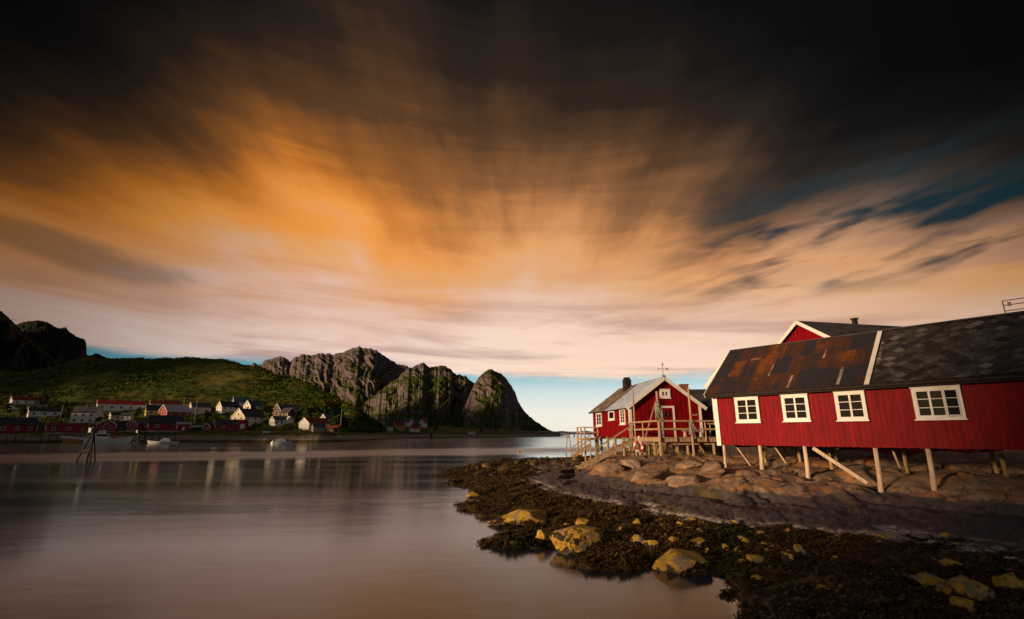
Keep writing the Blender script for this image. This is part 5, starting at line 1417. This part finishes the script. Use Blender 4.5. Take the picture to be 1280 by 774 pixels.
TREES = [  # px, foot y, height px, label
 (22, 524, 17, 'dark tree below the balconied house at the left edge'), (52, 511, 16, 'black rounded tree right of the balconied house'), (66, 517, 20, 'tall dark tree above the low white house'),
 (80, 528, 17, 'broad dark tree between the low white house and the tall pale house'), (74, 541, 12, 'olive tree behind the long maroon shed'), (122, 531, 10, 'small tree beside the wall of the tall pale house'),
 (151, 524, 8, 'shrubby tree between the cream and pinkish cottages'), (171, 524, 12, 'dark tree between the pinkish cottage and the ochre house'), (205, 527, 8, 'low tree beneath the red gabled hall'),
 (222, 528, 9, 'dark bushy tree under the pale sheet roof'), (246, 530, 11, 'rounded tree below the beige house'), (258, 527, 13, 'wide dark tree right of the beige house'), (268, 528, 12, 'dark tree left of the large yellow house'),
 (282, 524, 9, 'small tree above the cross gabled boathouse'), (296, 512, 8, 'tree between the two upper white houses'), (316, 518, 10, 'tree behind the large yellow house'), (331, 520, 16, 'tall dark tree left of the brown timber house'),
 (338, 528, 9, 'tree at the left corner of the two gabled house'), (356, 530, 9, 'tree between the brown gable and the two gabled house'), (372, 530, 12, 'dark tree right of the two gabled house'), (384, 524, 14, 'dark tree on the slope above the blank gabled boathouse'),
 (396, 522, 14, 'tree left of the small white grey roofed house'), (418, 533, 14, 'tall tree right of the small white house'), (430, 534, 11, 'tree at the right end of the village'), (442, 534, 10, 'dark bush like tree where the hill ends'),
 (452, 533, 11, 'tree on the low shore beyond the hill'), (464, 533, 9, 'last tree of the hill foot before the far houses'), (476, 538, 8, 'tree left of the far white house'), (498, 530, 7, 'tree behind the orange house'), (538, 538, 9, 'dark tree right of the far gabled house'),
 (544, 540, 8, 'bush like tree on the far shore'), (602, 542, 6, 'tree beside the lone orange roofed cabin'), (620, 541, 5, 'low tree on the spit under the dome'), (110, 543, 9, 'dark tree at the end of the maroon shed'), (40, 540, 10, 'black tree behind the left quay'),
 (8, 520, 15, 'black tree at the extreme left edge')]
for i, (px, py, hp, lab) in enumerate(TREES):
    p = hit_hill(px, py); k = p.y / FPX * 1.03; sc = hp * k / 6.4
    pe, pt, pc = protos[i % 4]
    if i < 4: e, parts = pe, None
    else:
        e = pe.copy(); COL.objects.link(e)
        for q in (pt, pc):
            c_ = q.copy(); COL.objects.link(c_); c_.parent = e
    e.location = p; e.rotation_euler = (0, 0, i * 1.7); e.scale = (sc * random.uniform(.95, 1.3), sc * 1.1, sc)
    tag(e, lab, 'tree', 'trees of the village')
# scrub: the birch thicket of the hill, one uncountable mass
rnd = random.Random(77); mb = MB(); cnt = 0
xs = np.array([rnd.uniform(rm(-120, 500)[0], rm(486, 500)[0]) for _ in range(16000)])
us = np.array([rnd.random() for _ in range(16000)])
Sy_, Cy_ = np.interp(xs, sh_r, sh_y), np.interp(xs, cr_r, cr_y)
Yp = Sy_ + 30 + us * (Cy_ + 12 - Sy_ - 30); zp = hill_z(xs, Yp); xp = xs * Yp
dens = fbm(xp * .018, Yp * .018, 301, 4)
keep = (zp > 4.2) & (dens > -.30 + .5 * np.array([rnd.random() for _ in range(16000)]) - .28)
for r_, x, y, z, k_, dd in zip(xs, xp, Yp, zp, keep, dens):
    if not k_ or cnt > 9000: continue
    if any((x - a) ** 2 + (y - b) ** 2 < c_ * c_ for a, b, c_ in placed): continue
    if z < 22 and any(abs(x - a) < c_ and 0 < b - y < 16 for a, b, c_ in placed): continue
    cnt += 1; s_ = rnd.uniform(.6, 1.35) * (1.15 if dd > .1 else .8)
    leafy(mb, (x, y, z + s_ * .55), (s_ * 1.5, s_ * 1.5, s_ * .62), 14, rnd, .50 * s_ * .8)
tag(mb.build('scrub', M['leaf'], fix=False), 'dense green birch scrub covering the hill above the village', 'scrub', kind='stuff')

# ------------------------------------------------------------------ boulders of the foreshore
m_ = bpy.data.materials.new('boulder_rock'); m_.use_nodes = True; n = NT(m_.node_tree)
ob = n.new('ShaderNodeTexCoord').outputs['Object']; geo = n.new('ShaderNodeNewGeometry'); P = geo.outputs['Position']; nx, ny, nz = n.sep(geo.outputs['Normal']); x_, y_, z_ = n.sep(ob)
a_ = n.noise(P, 3.0, 6, 0.65); b_ = n.noise(P, 11.0, 5, 0.65); c_ = n.noise(P, 1.6, 5, 0.6)
col = n.mix(n.ss(a_, .38, .62), (0.36, 0.205, 0.024), (0.52, 0.325, 0.050))
col = n.mix(n.ss(b_, .50, .66), col, (0.19, 0.11, 0.025))
col = n.mix(n.ss(n.noise(P, 2.3, 6, .65), .50, .62), col, (0.21, 0.165, 0.115)); col = n.mix(n.ss(n.noise(P, 28.0, 4, .6), .60, .68), col, (0.12, 0.08, 0.03))
wd = n.add(n.mul(n.sub(c_, .5), 3.4), n.add(n.mul(n.sub(a_, .5), 1.6), n.sub(0.16, n.mul(z_, 0.95))))
wm = n.ss(n.add(wd, n.mul(n.sub(b_, .5), .5)), 0.02, 0.12)
col = n.mix(wm, col, n.mix(n.ss(b_, .4, .6), (0.014, 0.009, 0.004), (0.040, 0.024, 0.007)))
finish(n, col, n.ss(wm, 0, 1, .85, .55), n.bump(n.add(n.mul(a_, .5), n.mul(b_, .5)), .9, .05), .25)
M['boulder'] = m_
m_ = bpy.data.materials.new('weedy_rock'); m_.use_nodes = True; n = NT(m_.node_tree)
P = n.new('ShaderNodeNewGeometry').outputs['Position']; a_ = n.noise(P, 2.2, 6, .65); b_ = n.noise(P, 12, 5, .65)
col = n.mix(n.ss(a_, .40, .62), (0.035, 0.022, 0.008), (0.11, 0.07, 0.022)); col = n.mix(n.ss(a_, .60, .70), col, (0.26, 0.17, 0.06))
finish(n, col, .75, n.bump(b_, .9, .05), .25); M['weedy'] = m_


def boulder_mesh(seed, sub=4, rough=.40, flat=1.0):
    bm = bmesh.new(); bmesh.ops.create_icosphere(bm, subdivisions=sub, radius=1.0)
    o = Vector((seed * 3.1, seed * 1.7, seed * .9))
    for v in bm.verts:
        p = v.co.copy()
        n1_ = mnoise.noise(p * .9 + o); n2_ = mnoise.noise(p * 2.1 + o); n3_ = mnoise.turbulence(p * 4.0 + o, 4, False)
        q = p * (1 + rough * n1_ + rough * .55 * n2_ + .15 * n3_)
        # planed facets
        for k in range(9):
            d_ = Vector((mnoise.noise(o + Vector((k * 1.37 + .3, .2, .1))), mnoise.noise(o + Vector((.4, k * 1.71 + .6, .2))), mnoise.noise(o + Vector((.1, .5, k * 1.53 + .4))) + .12)).normalized()
            t = q.dot(d_); 
            if t > .64: q -= d_ * (t - .64) * .92
        v.co = q
    me = bpy.data.meshes.new('boulder'); bm.to_mesh(me); bm.free(); me.polygons.foreach_set('use_smooth', [True] * len(me.polygons)); return me


def boulder(x0, x1, y0, y1, label, seed, m_='boulder', group='yellow boulders on the weedy foreshore', name='boulder', sub=4, dp=.9):
    p = hit_ground((x0 + x1) / 2, y1 - (y1 - y0) * .12); d = (p - Vector((0, 0, EYE))).length; k = p.y / FPX * 1.04
    wd_ = (x1 - x0) * k / 2; ht = (y1 - y0) * k
    me = boulder_mesh(seed, sub); me.materials.append(M[m_])
    o = bpy.data.objects.new(name, me); COL.objects.link(o)
    hz = ht * .62
    o.scale = (wd_ * 1.02, wd_ * dp, max(hz, .05)); o.location = (p.x, p.y + wd_ * .35, p.z + ht * .16); o.rotation_euler = (random.uniform(-.1, .1), random.uniform(-.1, .1), random.uniform(-.4, .4))
    tag(o, label, 'boulder', group); return o


BL_ = [(626, 694, 634, 661, 'broad yellow boulder at the water edge, dark weed on its right side'), (692, 750, 653, 694, 'large rounded yellow boulder with a dark weed spot standing in the water'), (717, 744, 647, 660, 'blocky yellow boulder behind the large rounded one'),
 (674, 692, 663, 681, 'small yellow boulder at the left foot of the large rounded one'), (582, 600, 614, 623, 'flat golden rock on the far left tongue of weed'), (758, 770, 645, 651, 'small golden stone in the weed above the large boulder'),
 (789, 804, 650, 663, 'upright yellow stone in the middle of the weed'), (820, 833, 648, 654, 'small bright stone under the wet rock'), (805, 825, 676, 689, 'ragged yellow stone left of the flat slabs'), (789, 811, 668, 684, 'thin tilted yellow stone pointing up to the right'),
 (852, 871, 657, 664, 'flat yellow stone highest of the middle cluster'), (844, 858, 665, 672, 'small flat stone below the highest flat one'), (866, 892, 673, 686, 'wide pale stone with a dark underside right in the middle cluster'), (835, 850, 670, 682, 'roundish dull stone in the middle cluster'),
 (828, 885, 690, 719, 'biggest yellow boulder at the edge of the dark water'), (905, 920, 660, 666, 'flat golden stone right of the middle cluster'), (926, 942, 673, 681, 'small yellow stone with a pointed tail'), (904, 914, 682, 692, 'dull stone low between the clusters'),
 (935, 964, 694, 708, 'tapered yellow stone with its blunt end to the right'), (955, 966, 686, 696, 'small knob of yellow rock above the tapered stone'), (969, 982, 685, 694, 'left yellow knob of the weed covered cluster'), (980, 998, 690, 706, 'middle yellow rock of the weed covered cluster'), (997, 1013, 682, 700, 'right tall yellow rock of the weed covered cluster'),
 (942, 955, 722, 729, 'small bright stone near the dark water edge'), (1025, 1048, 735, 743, 'bright flat stone alone low in the dark weed'), (1050, 1057, 731, 739, 'tiny stone just right of the flat lone one'), (983, 991, 659, 667, 'small pale stone below the wet rock'),
 (1152, 1190, 719, 739, 'long dim boulder left of the big netted one'), (1190, 1253, 724, 759, 'big dim boulder at the lower right'), (1194, 1224, 751, 768, 'tilted flat boulder below the big dim one'), (1256, 1288, 722, 745, 'dim boulder cut by the right edge of the photo'),
 (1184, 1207, 699, 715, 'brown rounded boulder above the big dim one'), (1179, 1189, 666, 673, 'tiny pale stone under the right end of the boathouse'), (1040, 1050, 694, 702, 'small golden stone in the dark weed below the boathouse'), (871, 879, 662, 668, 'tiny yellow stone between the flat ones'), (1230, 1243, 697, 704, 'small dim stone far to the right')]
for i, (x0, x1, y0, y1, lab) in enumerate(BL_): boulder(x0, x1, y0, y1, lab, i + 1, sub=5 if x1 - x0 > 30 else 4)
rnd = random.Random(91); protoY = [boulder_mesh(200 + k, 3) for k in range(5)]
for me in protoY: me.materials.append(M['boulder'])
for i in range(110):
    px, py = (rnd.gauss(890, 95), rnd.gauss(676, 20)) if i % 3 else (rnd.uniform(660, 1270), rnd.uniform(640, 752))
    if py > 640 + (px - 560) * .30: continue
    p = hit_ground(px, py)
    if not (.08 < p.z < .56): continue
    k = p.y / FPX; s_ = k * rnd.uniform(1.8, 6.0)
    o = bpy.data.objects.new('stone', protoY[i % 5]); COL.objects.link(o); o.location = (p.x, p.y, p.z + s_ * .35); o.scale = (s_ * 1.2, s_, s_ * rnd.uniform(.6, .9)); o.rotation_euler = (0, 0, rnd.uniform(0, 6))
    tag(o, 'small yellowish stone, one of many scattered in the seaweed', 'stone', 'small yellowish stones scattered in the seaweed')
# dark boulders on the far edge of the foreshore
rnd = random.Random(15)
big = [(604, 618, 576, 587, 'roundest dark boulder standing out at the far tip of the foreshore'), (622, 640, 578, 591, 'brownish boulder beside the roundest dark one'), (642, 652, 576, 584, 'dark boulder third from the tip'), (716, 731, 567, 579, 'large dark boulder below the small plank steps'), (660, 676, 573, 583, 'pale topped boulder in the far row'), (690, 706, 571, 581, 'dark boulder near the end of the far row')]
for i, (x0, x1, y0, y1, lab) in enumerate(big): boulder(x0, x1, y0, y1, lab, 60 + i, 'weedy', 'dark boulders along the far edge of the foreshore', sub=3)
protoB = [boulder_mesh(80 + k, 3) for k in range(5)]
for me in protoB: me.materials.append(M['weedy'])
for i in range(150):
    px = rnd.uniform(590, 735); py = 573 + (735 - px) * .07 + abs(rnd.gauss(0, 1)) * 9
    p = hit_ground(px, py)
    if p.z < .03: continue
    k = p.y / FPX; s_ = k * rnd.uniform(1.6, 5.0)
    o = bpy.data.objects.new('boulder', protoB[i % 5]); COL.objects.link(o); o.location = (p.x, p.y, p.z + s_ * .25); o.scale = (s_ * 1.1, s_, s_ * rnd.uniform(.55, .85)); o.rotation_euler = (0, 0, rnd.uniform(0, 6))
    tag(o, 'small dark boulder among the many along the far foreshore', 'boulder', 'small dark boulders heaped along the far foreshore')
# rounded slabs lying on the dry rock under the buildings
M['slab'] = mat('slab_rock', (0.19, 0.122, 0.08), (0.36, 0.24, 0.16), 0.85, 1.2, 'World', bump=1.0, bdist=0.12, c3=(0.46, 0.20, 0.06), s3=1.1)
for i, (x0, x1, y0, y1, lab) in enumerate([(876, 912, 578, 597, 'long pale slab leaning under the corner of the boathouse'), (836, 884, 590, 606, 'broad orange rock beside the front deck posts'), (790, 838, 584, 602, 'smooth lit rock at the foot of the corner deck post'),
                                      (752, 786, 578, 596, 'rounded rock right of the stair foot'), (780, 806, 572, 586, 'orange boulder under the stairs top'), (846, 882, 572, 586, 'tan boulder in the shade under the deck')]):
    boulder(x0, x1, y0, y1, lab, 120 + i, 'slab', 'rounded rocks under the cabins', sub=4, dp=1.0)

# ------------------------------------------------------------------ seaweed fronds over the foreshore
rnd = random.Random(31); N_ = 60000
rs_w = 6.5 * np.exp(np.random.RandomState(3).rand(N_) * math.log(60 / 6.5)); aw = np.radians(np.random.RandomState(4).uniform(-14, 52, N_))
wx, wy = np.sin(aw) * rs_w, np.cos(aw) * rs_w; wz = G(wx, wy)
dn = fbm(wx * .8, wy * .8, 401, 4)
mb = MB()
for x, y, z, dd, rr_ in zip(wx, wy, wz, dn, rs_w):
    if not (-.03 < z < .53) or dd < -.42 + .5 * rnd.random() - .2: continue
    s_ = .030 + .0030 * rr_; s_ *= rnd.uniform(.6, 1.7) * (1 + 1.3 * max(dd, 0)); lift = max(dd, 0) * .10
    for k in range(5):
        a = rnd.uniform(0, 6.28); ca, sa = math.cos(a), math.sin(a); l_ = s_ * rnd.uniform(.7, 1.5); w_ = s_ * .20
        z_ = z; b0 = (x, y, z + s_ * .10); b1 = (x + ca * l_ * .6, y + sa * l_ * .6, z + s_ * rnd.uniform(.25, .65)); b2 = (x + ca * l_ * 1.3, y + sa * l_ * 1.3, z + s_ * rnd.uniform(.0, .25))
        px_, py_ = -sa * w_, ca * w_
        mb.add([(b0[0] - px_ * .4, b0[1] - py_ * .4, b0[2]), (b0[0] + px_ * .4, b0[1] + py_ * .4, b0[2]), (b1[0] + px_, b1[1] + py_, b1[2]), (b1[0] - px_, b1[1] - py_, b1[2]), (b2[0], b2[1], b2[2])], [(0, 1, 2, 3), (3, 2, 4)])
m_ = bpy.data.materials.new('seaweed'); m_.use_nodes = True; n = NT(m_.node_tree)
gg = n.new('ShaderNodeNewGeometry'); P = gg.outputs['Position']
col = n.mix(gg.outputs['Random Per Island'], (0.020, 0.011, 0.003), (0.095, 0.055, 0.011)); col = n.mix(n.ss(n.noise(P, .9, 5, .65), .52, .66), col, n.mix(gg.outputs['Random Per Island'], (0.05, 0.028, 0.005), (0.15, 0.085, 0.014))); col = n.mix(n.ss(n.noise(P, .5, 4, .6), .48, .60), col, n.mix(gg.outputs['Random Per Island'], (0.014, 0.012, 0.004), (0.040, 0.034, 0.008)))
finish(n, col, .5, None, .3); M['seaweed'] = m_
tag(mb.build('seaweed', M['seaweed'], fix=False), 'brown bladder wrack covering the foreshore', 'seaweed', kind='stuff')
